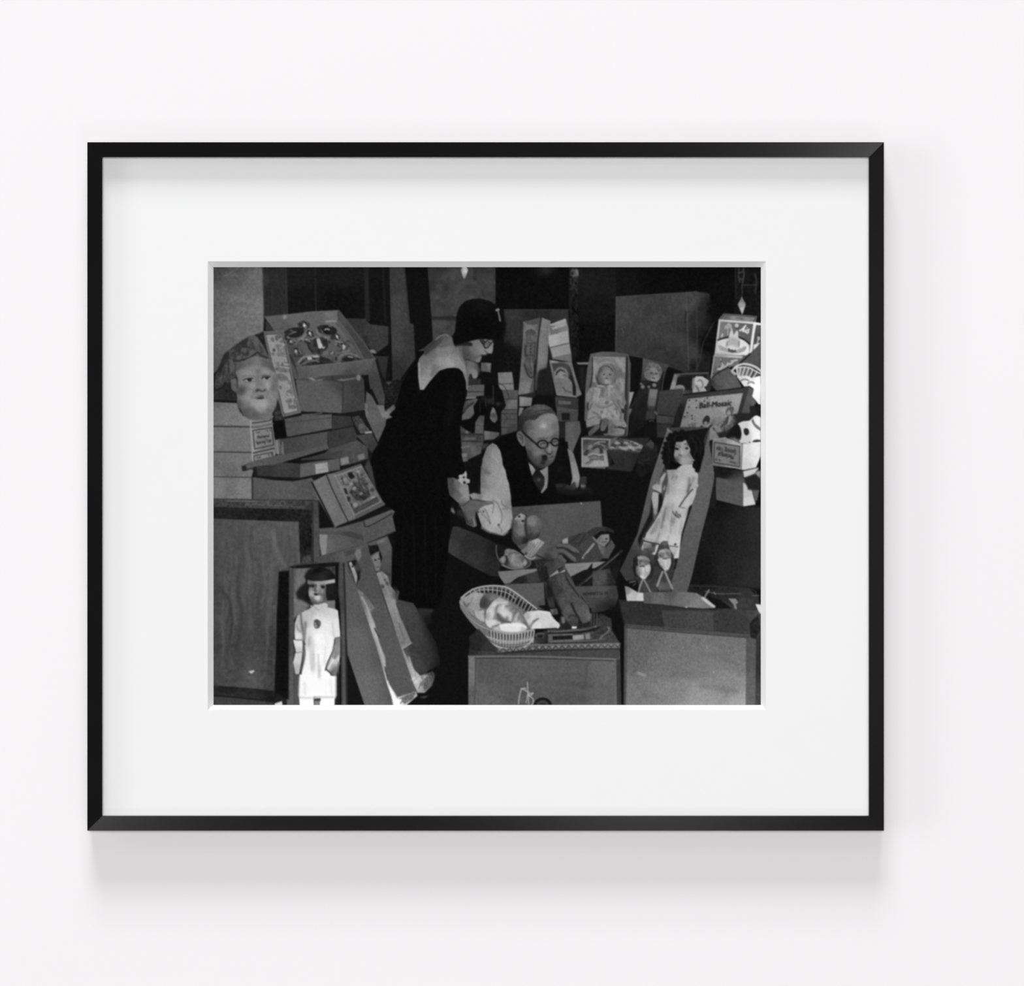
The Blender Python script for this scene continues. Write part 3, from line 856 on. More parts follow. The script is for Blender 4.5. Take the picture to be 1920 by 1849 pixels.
P('35,1112 150,1060 300,940 400,850 500,800 570,795 650,830 700,860 740,1000 800,1080 900,1290 950,1400 990,1560 1005,1700 1000,1860 970,1860 960,1700 900,1520 830,1450 740,1432 600,1442 450,1492 360,1590 250,1720 150,1860 75,1860 40,1600 35,1350 70,1240 160,1130',
  '500,820,84 350,920,70 200,1050,66 580,880,84 640,930,96 300,1120,96 450,1120,116 650,1060,126 180,1300,106 480,1300,138 650,1340,150 800,1280,132 800,1120,110 80,1480,110 250,1500,138 150,1700,142 330,1480,110 900,1450,128 980,1650,112 700,960,92', n=3, ns=3)
P('95,1100 300,950 480,825 570,805 520,900 420,1020 250,1140 150,1215 165,1130', '300,1000,62 450,900,66 200,1120,56 540,830,80', soft=1)
L('230,1060 330,960 420,880', 2.2, 48, soft=.4)
L('380,900 470,820 570,797 640,830', 2, 112, soft=.4)
L('420,1020 560,1015 650,980', 2.4, 84, soft=.7)
B(610, 960, 50, 20, 118, .7)
L('360,1380 340,1500 300,1580', 5, 104, soft=1.5)
L('800,1050 830,1180 900,1320', 2.4, 94, soft=.6)
L('60,1350 70,1600 90,1800', 3, 146, soft=.7)
P('20,1115 150,1105 158,1150 100,1215 10,1300', 14, soft=.4)
P('698,830 750,740 765,600 775,450 800,350 850,240 950,150 1080,110 1230,100 1400,140 1540,215 1640,320 1690,480 1712,640 1695,800 1620,890 1500,890 1300,880 1100,890 980,935 860,972 738,1002 712,920', '900,300,15 1300,200,19 1500,400,14 1200,600,11', n=1, cv=0)
P('1518,322 1598,285 1612,325 1580,352 1545,345', '1560,320,150 1530,325,110')
L('1578,335 1602,430 1620,530', 3.2, 98)
L('1605,440 1622,530', 2, 120, a=.6)
V('HD')
P('60,250 140,245 200,270 330,340 350,530 335,570 250,612 190,560 90,470 70,380', '110,300,66 180,300,100 260,400,132 180,450,92 320,480,138 260,580,104 120,420,70', n=2)
P('195,275 208,212 265,200 300,152 312,200 305,252 350,270 348,312 290,325 250,335 215,300', 158, n=8, ns=2)
E(272, 240, 16, 13, 34)
E(280, 308, 18, 17, 30)
P('185,270 200,225 215,260', 20)
P('340,462 400,440 500,462 522,490 480,528 380,522', '380,480,134 480,490,120', soft=.6)
P('205,570 330,560 365,520 540,540 640,552 658,580 545,602 480,640 432,690 425,760 442,862 405,882 350,862 312,842 290,780 262,690', '260,620,88 350,560,92 480,560,92 600,570,90 400,620,84 340,700,86 300,780,80 390,840,108 330,830,112 420,850,112', n=2)
L('208,612 270,598 345,540', 2.2, 58)
L('365,525 500,545 640,555', 1.8, 60)
L('330,800 350,850', 2, 44)
L('370,780 395,860', 2, 44)
L('430,690 425,760 440,850', 2.4, 40)
B(330, 830, 14, 22, 128, .6, clip=0)
B(405, 840, 16, 30, 118, .6, clip=0)
P('105,640 130,630 160,690 150,712 108,680', 106, soft=.8)
P('180,650 240,660 250,740 190,730', 40, soft=1.5)
# ---- left side: boxes, face mask, toy drum set
V('A')
O('printed_flat_box', 'flat dim carton leaning behind the toy instrument box')
P('920,358 1060,362 1100,400 1228,415 1225,540 1130,612 1090,560', '1000,400,50 1150,450,58 1200,520,54', n=3)
P('1040,480 1080,480 1090,540 1060,530', 42, soft=1)
P('1130,620 1225,622 1205,800 1150,700', '1180,680,46 1200,780,38', n=2)
P('1135,612 1220,612 1220,625 1135,622', 16)
P('1085,578 1130,580 1142,604 1100,600', 118, soft=.4)
P('1200,800 1340,780 1310,840 1280,960 1220,1060 1190,980', '1240,850,34 1290,820,24 1230,950,26', n=7, ns=2)
P('1205,805 1250,802 1230,825', 66)
P('1205,1010 1265,960 1275,990 1230,1035 1255,1050 1200,1070', '1250,985,92 1220,1020,110', n=6, ns=2, soft=.5)
O('printed_toy_instrument_box', 'open box of shiny toy drums and cymbals, tilted on the left pile')
V('DR')
P('-40,215 400,170 800,125 1240,103 1350,235 1480,400 1660,620 1870,950 1850,1010 1890,1200 1700,1215 1300,1230 900,1260 480,1290 380,900 300,480 120,450', '200,250,92 600,210,98 1000,170,92 1200,150,100 1300,300,66 1500,600,62 1750,900,62 700,1100,92 1200,1100,88 1750,1100,76 560,1200,80', n=2.5)
P('0,235 400,200 800,160 1200,130 1225,260 1010,290 740,420 300,470 120,450', '200,300,90 500,280,96 900,220,92 1100,200,104 300,420,84', n=2)
B(310, 215, 30, 40, 150, .8)
B(1050, 170, 60, 50, 114, .6)
P('-20,270 120,450 -20,450', 52, soft=.6)
P('300,470 700,430 1010,300 1210,300 1400,560 1640,900 1640,960 1180,1020 620,1070 540,1000 420,1000 350,700', '450,800,74 700,750,86 1150,720,86 1150,400,98 1350,650,92 1500,850,84 560,950,72', n=2.5)
P('1005,290 1200,272 1205,300 1015,322', 136)
P('1180,340 1230,300 1400,520 1650,900 1690,960 1640,950 1400,600', '1250,380,84 1550,780,74')
P('1240,105 1350,235 1480,400 1660,620 1870,950 1700,960 1420,540 1220,280 1205,150', '1300,250,74 1450,500,64 1650,800,62 1800,930,64', n=2)
L('1245,300 1450,570 1670,950', 2, 96, a=.7)
L('1420,360 1640,640 1860,940', 2.4, 84, a=.6)
L('400,880 560,1230', 4, 40, soft=1.5)
# instruments
E(480, 505, 190, 100, 34, rot=-8)
L('320,520 400,470 480,480', 3, 60)
P('300,490 400,430 450,430 380,520', 40)
L('330,580 480,600 600,560 660,480 640,420', 4, 92)
L('400,640 540,620 640,560 690,480', 3, 122)
L('455,485 500,480', 2, 120)
def cup(x, y, r, rot, hv, dark=30):
    c, q = math.cos(math.radians(rot)), math.sin(math.radians(rot))
    E(x, y, r, r * .8, dark, rot=rot, n=16, ns=1.5, soft=.5)
    E(x + .2 * r * c, y + .2 * r * q, r * .72, r * .5, 92, rot=rot, n=22, ns=1.4, soft=.5)
    E(x - .35 * r * q, y + .35 * r * c, r * .6, r * .2, 40, rot=rot, soft=.5)
    L('%f,%f %f,%f %f,%f' % (x - r * c, y - r * q, x - r * .7 * q, y - r * .75 * c, x + r * c, y + r * q), 1.5, 112, a=.8)
    P('%f,%f %f,%f %f,%f %f,%f %f,%f' % (x - .30 * r, y - .42 * r, x + .12 * r, y - .50 * r, x + .34 * r, y + .1 * r, x + .16 * r, y + .46 * r, x - .16 * r, y + .2 * r), hv, soft=.45)
    E(x - .55 * r, y + .3 * r, r * .14, r * .12, hv * .75, soft=.4)


for q in ((640, 365, 78, 60, 210), (738, 505, 66, 55, 200), (600, 330, 40, 30, 120), (1205, 565, 62, 50, 195), (1165, 505, 40, 40, 150), (410, 650, 56, 20, 165), (365, 580, 34, 10, 130),
          (480, 640, 34, 20, 130), (500, 815, 66, 70, 185), (580, 825, 30, 60, 120), (1320, 730, 74, 65, 175), (1290, 655, 34, 40, 130), (1390, 660, 44, 40, 84), (1115, 860, 50, 60, 140),
          (1240, 700, 40, 30, 110), (840, 560, 40, 20, 120)):
    cup(*q)
P('530,340 590,300 620,340 600,410 540,400', 52, n=14, ns=1.5)
P('690,300 740,330 740,400 700,420', 60, n=14, ns=1.5)
P('1305,790 1300,750 1325,700 1350,715 1345,750 1320,790', 168, soft=.4)
P('1330,650 1400,640 1430,740 1370,760', 72, n=16, ns=1.5)
L('1300,820 1350,815 1420,800', 2.2, 118)
L('1190,640 1260,660', 3, 124)
P('1220,650 1260,680 1240,740 1190,720', 62, n=10, ns=2)
P('860,420 900,370 1000,360 1120,380 1200,440 1190,500 1130,540 1030,540 940,500 880,470', '900,400,44 1000,460,24 1120,450,34', cv=1)
L('860,440 880,510 960,580 1030,590 1100,560', 4, 108)
L('1000,440 1030,428 1070,440', 3, 140)
L('1070,380 1110,390', 2.4, 96)
L('930,450 1000,520 1100,540', 2, 80)
E(1000, 570, 26, 12, 150, soft=.5)
P('1080,560 1180,510 1180,600 1110,620', 52, n=12, ns=1.5)
P('690,650 800,600 960,560 1020,600 1030,740 900,870 800,830 720,740', '780,700,60 960,700,52 850,800,56', n=6, ns=2)
P('800,620 850,590 900,580 870,640 850,740 800,720', 40, n=8, ns=2)
P('850,600 905,588 965,740 925,765 890,760', '880,620,170 930,730,176')
P('950,610 1010,600 1020,700 970,700', 38)
P('640,600 690,590 750,640 730,660', 124)
P('700,660 800,640 790,820 720,740', 66, n=5)
P('650,620 760,680 720,700 640,650', 42)
P('950,740 1000,730 1000,760 950,770', 156)
P('860,780 950,790 1050,770 1055,870 900,880', '880,820,36 1000,840,100 960,800,60')
P('1060,620 1100,660 1080,680 1050,650', 46)
L('780,600 860,555', 3, 110)
P('540,1000 600,930 700,900 830,880 960,900 1080,940 1190,1010 900,1040 620,1080', '700,980,46 900,960,36 1000,980,44', n=6, ns=2)
L('550,1000 640,920 760,900 900,905', 4, 104)
L('590,1050 680,980 800,960 880,990', 2.4, 96)
P('695,912 772,905 775,950 700,958', 168)
P('790,890 860,875 905,890 880,920 800,920', 156, soft=.4)
L('480,900 610,890', 3, 50)
P('1080,860 1130,830 1160,870 1250,860 1180,1000 1130,960', 76, n=16, ns=1.6)
E(1128, 835, 14, 18, 160, soft=.4)
P('1240,920 1300,850 1420,830 1520,850 1640,950 1280,1010', '1300,880,66 1450,880,60 1400,960,50', cv=0)
E(1400, 950, 100, 45, 32)
L('1260,960 1300,890 1400,860 1500,880 1580,940', 3, 96)
L('1400,905 1470,915', 2.4, 140)
E(1190, 930, 40, 60, 90, soft=.5)
E(1190, 940, 22, 40, 46, soft=.6)
P('1480,830 1520,850 1510,870 1470,855', 30)
P('1540,910 1640,950 1560,965', 38)
# front of the tray and the box beneath
P('500,1075 620,1070 1180,1020 1500,985 1850,945 1880,1200 1700,1215 1300,1240 900,1265 560,1290', '620,1200,84 900,1120,92 1300,1080,90 1700,1020,84 1800,1150,76 1400,1200,72', n=2.5)
L('620,1072 1180,1022 1640,965 1850,945', 1.8, 108, a=.7)
V('A')
P('1130,640 1165,730 1200,880 1200,960 1150,960 1100,860 1085,760', '1110,700,70 1150,800,60 1180,920,66', n=2)
P('1135,650 1150,640 1200,830 1200,900', 24, soft=.5)
O('printed_carton', 'plain brown carton under the open box of toy instruments')
P('575,790 640,770 1050,745 1075,760 1060,840 1062,1000 905,1024 610,1010', '650,850,86 850,950,88 950,850,62 1040,950,60', n=2.5)
P('910,800 1058,790 1062,1000 905,1024', '930,900,66 1040,850,58 980,980,62', n=2)
P('905,800 915,800 908,1024 900,1020', 52)
P('570,790 700,770 1000,750 1060,770 1055,800 900,800', '650,785,66 900,780,60', n=3)
P('660,778 700,770 750,772 770,790 700,795', 128, soft=.5)
P('690,775 780,768 790,780 720,790', 70)
P('860,790 960,770 1000,765 1000,785 900,797', '900,785,110 980,775,92', soft=.5)
L('905,783 1000,765', 1.5, 44)
E(1017, 773, 15, 22, 116, soft=.4)
P('1035,758 1085,755 1080,900 1060,870 1055,790', 18)
P('1085,760 1090,870 1140,960 1090,880', 20, soft=.5)
O('printed_toy_gun', 'pale flat board with a rounded grey handle leaning beside the left pile')
NAMES[-1] = ('printed_leaning_board', 'grey board leaning against the boxes beside the woman')
P('1072,870 1110,900 1150,965 1210,1070 1205,1110 1150,1235 1110,1150 1060,1040', '1100,950,86 1140,1050,92 1160,1150,84', n=2)
P('1090,860 1110,850 1160,960 1150,975', 20, soft=.5)
P('1145,965 1195,965 1200,1000 1225,1040 1205,1056 1180,1050', '1170,990,108 1200,1040,120', soft=.6)
P('1035,1010 1070,995 1085,1020 1075,1050 1040,1035', '1060,1020,110', soft=.5, cv=1)
P('1060,950 1080,960 1075,1000 1062,990', 104)
O('printed_box_pile', 'heap of flat cardboard boxes with paper labels in the middle of the left pile')
P('420,1000 620,1010 905,1024 1060,1000 1070,1050 1160,1240 1110,1310 1090,1400 1125,1540 270,1540 285,1430 430,1200', 26, n=2)
P('440,990 500,1060 480,1080 430,1070', 50, n=6, ns=2, soft=.6)
P('500,1062 620,1040 830,1030 830,1130 515,1190', '550,1100,78 700,1100,84 800,1080,88', n=2.5)
L('505,1090 820,1055', 1.4, 62)
L('620,1035 700,1030 760,1022', 2, 96)
P('835,1040 960,1045 985,1110 830,1140', '900,1070,54 960,1100,48', n=2)
P('415,1080 490,1070 515,1190 435,1200', 14, lab=False)
P('440,1210 510,1200 800,1150 800,1280 600,1300 510,1320', '560,1260,66 700,1220,72 780,1200,76', n=2.5)
P('800,1150 980,1115 1010,1180 1000,1210 808,1278', '850,1200,56 960,1180,56', n=2.5)
L('880,1190 890,1180 900,1200 920,1175', 2, 42)
E(555, 1250, 8, 5, 50)
L('515,1192 830,1142 985,1112', 1.6, 24)
P('970,1050 1020,1040 1060,1090 1060,1100 1110,1160 1030,1165 990,1100', '1010,1070,60 1060,1140,72', n=12, ns=2)
E(1040, 1115, 24, 20, 86, soft=1)
P('1060,1155 1110,1148 1112,1160 1062,1166', 160)
P('1000,1180 1110,1160 1150,1240 1110,1300 1060,1240', '1050,1200,66 1110,1260,56', n=3)
P('430,1210 465,1205 500,1310 435,1310', '450,1260,96', n=3)
L('445,1215 455,1310', 2, 140)
L('470,1215 470,1310', 1.6, 64)
L('485,1225 490,1310', 2, 110)
P('810,1275 1005,1210 1080,1260 1085,1340 960,1380 880,1390 800,1360 560,1370 440,1370', '850,1300,62 1000,1260,76 1060,1300,70 950,1340,72 700,1340,54', n=2.5)
P('810,1275 960,1240 968,1270 820,1300', 72)
L('965,1250 990,1370', 1.6, 82)
P('440,1372 700,1300 810,1275 780,1300 600,1355 900,1340 560,1372', 18)
L('620,1345 760,1320 860,1300', 2, 60)
P('890,1340 945,1326 950,1372 896,1392', 122, n=3)
P('1010,1320 1055,1302 1062,1340 1018,1354', 112, n=3)
P('210,1385 400,1330 600,1295 800,1240 808,1272 610,1330 420,1385 250,1420 215,1425', '260,1395,80 500,1340,80 720,1290,84', n=2)
P('200,1395 230,1380 245,1420 210,1428', 40, soft=.5)
P('295,1400 450,1365 610,1378 608,1475 300,1462', '350,1430,52 500,1420,60 580,1440,54', n=2)
P('610,1378 800,1352 880,1340 888,1420 820,1430 608,1475', '650,1420,90 850,1380,86', n=2)
P('712,1380 800,1366 805,1435 718,1450', '750,1410,150', n=4)
L('740,1420 790,1412', 1.2, 120)
P('298,1460 480,1475 608,1478 888,1425 880,1440 690,1480 560,1500 420,1490', 24, soft=.4)
P('275,1470 420,1492 560,1500 690,1475 720,1520 740,1600 800,1640 275,1640', '320,1560,82 500,1540,86 650,1530,80', n=3)
P('1085,1340 1060,1400 1110,1500 1150,1600 1110,1400', 60, soft=1)
O('printed_spinning_top_boxes', 'stack of pale boxes labelled spinning tops under the face mask')
V('LB')
P('-10,150 420,160 660,260 700,385 720,860 690,1030 540,1100 720,1170 690,1290 695,1690 -10,1690', '100,250,118 500,250,118 100,600,116 600,600,114 300,600,108 100,1000,108 500,1000,112 300,1200,100 100,1450,118 500,1500,120 300,1500,108', n=3.5, ns=3)
P('-10,-60 420,-40 480,120 660,250 680,380 -10,380', '100,100,112 350,200,118 600,320,124 50,0,100', n=3.5, ns=3)
for q, w in (('-10,380 280,382 690,388', 3), ('-10,838 300,842 700,850', 2.2), ('-10,1285 350,1292 690,1300', 1.6)):
    L(q, w, 56, cv=0)
P('650,260 1055,130 1065,340 1110,640 1150,850 1060,960 700,1035 660,400', '680,500,142 900,600,120 1000,800,116 700,950,150 800,350,124', n=2)
L('670,270 680,500 720,840', 3.4, 150, a=.7)
L('700,320 870,300 1035,268 1045,150', 1.8, 50, cv=0)
P('890,220 950,170 1000,180 990,215 930,220', 44, soft=.4)
L('690,395 860,380 1070,330', 3, 92)
L('712,455 1050,400 1088,712 745,788 712,455', 2, 56, cv=0)
T('Mechanical', 800, 605, 1005, 572, 60, 52, bold=.4)
T('Spinning Tops', 780, 705, 1050, 655, 62, 52, bold=.45)
T('1 Dozen', 745, 508, 845, 495, 34, 74, bold=.3)
T('No. 28', 962, 475, 1040, 460, 34, 70, bold=.3)
L('725,858 900,825 1090,778', 3, 54)
P('725,870 1085,790 1100,930 740,1030', '800,950,132 1000,880,126')
L('735,1025 730,912 1065,845 1070,930', 1.8, 52, cv=0)
T('1 Dozen', 765, 968, 865, 945, 36, 64, bold=.35)
T('No. 28', 990, 915, 1062, 896, 34, 60, bold=.35)
L('700,880 715,1030', 4, 146, a=.7)
E(85, 1070, 60, 60, 100, soft=3)
for x_, y_ in ((30, 1050), (60, 1100), (105, 1130), (100, 1040), (50, 1010)):
    E(x_, y_, 12, 16, 84, soft=.7)
L('700,1290 705,1690', 2.6, 40)
V('A')
cur['id'] -= 1
P('205,1388 300,1352 440,1318 600,1295 800,1240 808,1272 610,1330 420,1385 260,1418 215,1425', '260,1395,84 500,1335,80 720,1285,82', n=2)
P('196,1398 222,1384 240,1422 205,1430', 36, soft=.6)
L('215,1425 300,1402 400,1390', 2.4, 44, soft=.5)
P('280,1400 302,1398 310,1470 285,1462', 30, soft=.4)
V('A')
O('printed_game_strip', 'narrow tilted box lid printed with small figures beside the face mask')
P('350,448 492,440 615,1020 490,1050 440,960', '420,470,92 500,700,100 560,950,104 470,980,96', n=2)
P('362,475 480,465 596,1012 492,1030', '420,550,142 450,700,136 500,850,138 540,980,142', n=3, ns=2)
L('366,472 482,466 594,1008 494,1030 366,472', 1.6, 72, cv=0)
def ink(s, v, w=None, **k):
    P(s, v, n=9, ns=1.8, soft=.5, **k)
V('F')
for q, v in (('1330,120 1400,80 1500,75 1510,150 1430,180 1380,240 1340,190', 96), ('1420,220 1510,180 1530,260 1460,280', 100), ('1330,300 1420,290 1530,320 1560,480 1480,500 1400,450', 112),
             ('1280,390 1340,385 1345,450 1290,460', 72), ('1250,480 1320,470 1330,550 1270,540', 100), ('1350,480 1460,450 1560,500 1560,560 1400,560', 112),
             ('1350,690 1440,680 1430,760 1370,780', 112), ('1450,760 1500,680 1540,780', 84), ('1320,790 1440,800 1640,830 1660,900 1480,900 1360,870', 106),
             ('1340,940 1480,930 1600,1000 1640,1080 1450,1090 1370,1020', 102), ('1600,1060 1700,1120 1700,1250 1640,1150', 108), ('1410,1190 1480,1190 1480,1280 1430,1270', 104),
             ('1600,1290 1690,1260 1760,1330 1760,1420 1690,1400', 110), ('1580,1500 1680,1460 1720,1540 1640,1600', 104), ('1730,1480 1820,1440 1840,1560 1740,1620', 106), ('1620,1640 1700,1600 1840,1640 1780,1700 1640,1700', 100)):
    ink(q, v)
for x_, y_ in ((1280, 200), (1300, 230), (1410, 770), (1380, 830), (1370, 1030), (1440, 1010), (1520, 1020), (1560, 890), (1690, 1240), (1630, 1320), (1640, 1620), (1590, 1540)):
    E(x_, y_, 22, 16, 82, soft=.7, rot=30)
for k in range(4):
    L('1500,%d 1580,%d' % (510 + k * 22, 520 + k * 22), 1.5, 150 if k % 2 else 92)
    L('1550,%d 1640,%d' % (690 + k * 38, 700 + k * 38), 2, 150 if k % 2 else 92)
L('1600,1290 1590,1380 1640,1420', 1.6, 100)
L('1450,380 1550,300 1490,350', 2, 150)
L('1250,200 1290,150 1310,230', 2, 92)
L('1290,600 1340,700 1420,800', 1.5, 120)
V('A')
O('printed_face_mask', 'papier-mache face mask with a dark hood resting on the left boxes')
V('F')
P('0,930 90,850 150,720 230,520 330,430 600,230 780,120 890,100 940,120 1080,20 1110,200 1200,540 1350,900 1400,1100 1330,1720 1260,1849 640,1849 500,1500 0,1500', 34, n=4, ns=3)
P('80,900 150,720 230,520 330,430 600,240 780,120 890,100 950,130 1040,260 1100,350 1180,520 1250,600 1300,850 1350,900 1200,820 960,740 700,780 560,900 480,1000 430,1030 370,1120 250,1130 200,1220 60,1280 20,1200', '850,200,84 600,320,52 400,480,72 260,620,46 300,800,78 150,900,46 230,1000,68 100,1150,58 700,450,72 1000,300,76 1100,500,74 980,550,86 500,700,84 800,680,96 1200,720,86 350,1050,60', n=7, ns=2.2)
P('350,430 600,240 760,140 740,220 560,330 400,420', 48, soft=1)
P('90,870 230,520 330,430 330,560 230,760 150,940', 38, soft=1.2)
for q in ('740,180 700,270 560,400', '850,280 890,420', '560,400 580,540', '750,420 740,540', '680,340 790,370', '430,480 560,420', '320,560 330,900', '250,800 200,1060'):
    L(q, 2.2, 44, soft=.7)
for q in ('800,150 760,330', '620,430 600,560', '950,160 1000,420', '1040,300 1130,520', '400,600 380,900', '480,620 620,520'):
    L(q, 2, 96, soft=.9)
L('450,665 570,650 740,605 880,530 960,470 1040,550 1180,590', 3, 40, soft=.6)
L('480,740 490,1000', 2.4, 48, soft=.6)
P('380,1060 480,1020 520,1100 520,1340 440,1320 380,1240', '430,1120,96 480,1200,90', soft=.8)
P('480,900 560,830 700,640 900,560 1080,590 1230,640 1320,850 1380,1000 1410,1250 1400,1450 1370,1600 1300,1760 1270,1900 900,1940 700,1880 600,1720 520,1600 510,1400 500,1250 530,1050',
  '560,760,90 800,680,104 950,720,118 1150,720,92 1270,800,84 600,900,112 720,920,138 850,960,132 920,790,128 1120,830,142 1230,900,128 980,900,110 960,1000,116 600,1100,132 520,1120,78 780,1160,126 880,1200,130 600,1300,78 660,1260,96 1180,1200,150 1320,1230,104 1360,1100,104 1000,1200,116 1050,1280,116 800,1380,138 700,1430,140 620,1450,120 1000,1350,124 1250,1380,132 1360,1400,116 900,1550,146 1100,1600,156 700,1600,110 580,1600,84 1280,1600,124 1000,1700,146 800,1720,98 1200,1750,104 900,1820,86 660,1780,78 1340,1650,96 1000,1860,100', cv=1, n=3, ns=3)
P('480,900 560,840 700,780 900,740 980,760 1060,790 1200,800 1300,900 1330,900 1310,820 1230,650 1080,590 900,570 700,640 560,700 480,740', '560,780,84 800,700,96 940,720,112 1150,700,88 1260,800,80', soft=1.2, a=.8)
L('590,910 700,850 850,830', 2, 124, soft=.8)
L('640,1000 780,970 900,985', 3, 108, soft=1)
P('655,1080 700,1050 780,1030 840,1045 880,1080 820,1110 700,1105', 150, soft=.5)
P('730,1060 790,1030 830,1050 830,1100 780,1105 745,1090', 30, soft=.5)
L('650,1075 720,1045 800,1032 850,1040', 2.4, 50)
L('680,1115 760,1125 860,1100', 2, 96, soft=.6)
P('1060,1050 1090,1000 1170,985 1230,1000 1250,1030 1180,1075 1100,1075', 152, soft=.5)
P('1110,1010 1180,990 1215,1010 1190,1050 1150,1060 1120,1040', 30, soft=.5)
L('1055,1040 1100,995 1170,982 1230,1000', 2.4, 48)
L('1050,980 1100,965 1200,985', 2.4, 90, soft=.8)
L('950,1020 930,1150 930,1250', 4, 112, soft=1.5)
L('925,1310 945,1280 990,1275 1020,1300 1080,1310 1125,1275', 3, 62, soft=.5)
P('925,1315 950,1280 990,1280 1000,1300 960,1320', 46, soft=.5)
B(1115, 1280, 16, 18, 52, .8, clip=0)
B(1050, 1240, 60, 50, 128, .6, clip=0)
P('830,1465 930,1420 1030,1415 1090,1430 1110,1460 1060,1490 950,1490', '900,1450,110 1050,1440,92', soft=.5)
P('930,1462 1000,1450 1100,1450 1110,1462 1060,1482 960,1482', 40, soft=.4)
L('1010,1412 1080,1415', 2, 70)
B(1030, 1510, 80, 20, 156, .6, clip=0)
E(1172, 1622, 14, 14, 112, soft=.6)
P('510,1250 620,1250 680,1330 600,1420 520,1400', 72, soft=3, a=.6)
L('515,1050 520,1230', 3, 58, soft=.6)
P('1390,1480 1450,1650 1480,1849 1280,1849 1280,1790 1340,1700 1370,1580', 34, n=3, soft=.6, lab=False)
P('1330,1760 1420,1720 1450,1800 1340,1849', 58, soft=1, lab=False)
P('60,1280 200,1220 250,1130 370,1120 400,1280 480,1340 520,1450 510,1510 0,1495 0,1350', '150,1400,44 300,1300,36 400,1450,40 60,1400,50', n=5, ns=3)
L('60,1290 190,1230 250,1130', 3, 28, soft=.6)
L('120,1400 140,1330', 3, 40, soft=.6)
L('-10,1505 200,1500 510,1520', 2.4, 34)
# picture-book box on the pile
O('printed_picture_game_box', 'tilted flat box with a pasted picture of figures, lower left pile')
V('MB')
P('35,1165 230,1065 340,1040 690,920 740,1010 1010,1470 580,1680 340,1790 100,1360', '150,1250,108 250,1500,112 350,1700,104 300,1150,104 450,1500,100 600,1000,92 900,1450,92 550,1650,104', n=3)
L('230,1070 320,1290 520,1700', 2.4, 50)
L('35,1170 200,1500 340,1785', 3.4, 34)
L('335,1090 690,955 960,1440', 2, 130, cv=0)
P('345,1085 695,955 965,1425 600,1610', '450,1200,110 600,1100,100 800,1300,104 650,1500,96', n=10, ns=2.2)
L('345,1085 600,1612 962,1428', 1.8, 128, cv=0)
L('340,1083 695,955', 2.4, 148)
P('515,1040 560,1030 610,1100 560,1130 520,1090', 30, n=4, soft=.5)
P('455,1250 490,1250 520,1330 480,1320', 34, soft=.5)
P('500,1350 550,1370 540,1430 510,1420', 44, soft=.5)
P('540,1450 590,1460 600,1500 560,1500', 50, soft=.5)
P('590,1180 720,1150 790,1250 820,1360 680,1420 580,1380 540,1290', '620,1260,66 720,1320,52 760,1220,80', n=14, ns=2, soft=.6)
for x_, y_, r_, v_ in ((600, 1250, 30, 130), (560, 1300, 24, 40), (690, 1320, 26, 120), (730, 1380, 30, 40), (640, 1390, 30, 56), (840, 1270, 30, 56), (760, 1190, 24, 50), (850, 1380, 34, 138), (610, 1470, 34, 138),
                       (650, 1030, 26, 136), (690, 1130, 22, 60), (470, 1130, 26, 132), (560, 1190, 26, 132), (430, 1120, 16, 60), (700, 1070, 22, 62)):
    E(x_, y_, r_, r_ * .8, v_, soft=.8, rot=-25)
L('440,1100 460,1190 530,1200', 1.6, 60)
L('640,1050 660,1150 700,1240', 2, 56)
L('590,1170 640,1240', 2, 52)
L('700,1100 740,1160 700,1200', 2, 64)
P('580,1530 900,1360 935,1420 610,1585', '750,1470,64', n=4)
L('600,1560 920,1400', 1, 84)
P('340,1050 690,925 700,950 345,1080', 92)
P('620,1650 1010,1470 1005,1440 965,1430 600,1615', 84)
V('C')
O('printed_torn_box', 'crumpled open cardboard box below the tilted picture box')
P('722,300 830,290 1040,245 1250,165 1272,180 1255,215 1278,315 1060,410 755,495', '780,330,86 900,330,84 1000,370,78 1100,280,80 1200,270,82 790,430,96 900,420,86', n=2.5)
P('735,340 800,338 790,480 752,492', '760,420,130', soft=.5)
P('740,318 960,318 1058,355 1052,385 900,345 740,340', '800,330,78 1000,350,64')
P('1052,245 1250,170 1272,180 1250,195 1080,285', '1150,230,88')
L('1055,250 1080,285 1250,195', 2, 40)
L('725,310 755,495 1060,412 1278,318', 2, 36, cv=0)
L('1042,260 1060,400', 1.5, 92)
P('850,300 1050,245 1260,160 1210,150 870,280', 24, soft=.5, lab=False)
P('735,95 760,140 840,290 850,300 830,292 730,300 725,150', 20, soft=.5, lab=False)
# ---- lower left: framed board, dolls in long boxes
V('C')
O('printed_framed_board', 'dark-framed wooden board standing at the lower left of the print')
P('-10,88 400,95 720,98 740,110 745,500 700,560 600,560 560,1535 -10,1535', 52, n=3)
P('-10,92 350,98 640,105 690,108 640,160 300,155 -10,145', '100,120,62 400,125,72 640,130,60', n=10, ns=2.5)
L('100,105 300,110', 2, 100)
L('250,130 420,138 640,150', 1.6, 88, a=.6)
P('-10,148 300,158 620,165 690,170 690,540 610,545 595,255 300,242 -10,230', '100,190,34 400,200,30 640,220,34 650,400,26 650,520,40', n=6, ns=3)
P('695,105 730,100 740,290 745,500 700,545 690,300', '715,150,66 715,300,74 725,450,76 735,480,60', n=4, ns=3)
P('700,430 745,430 745,500 705,540', 78, n=3)
L('696,120 700,540', 2, 40)
P('630,500 680,480 690,540 620,545', 66, n=10, ns=2, soft=.8)
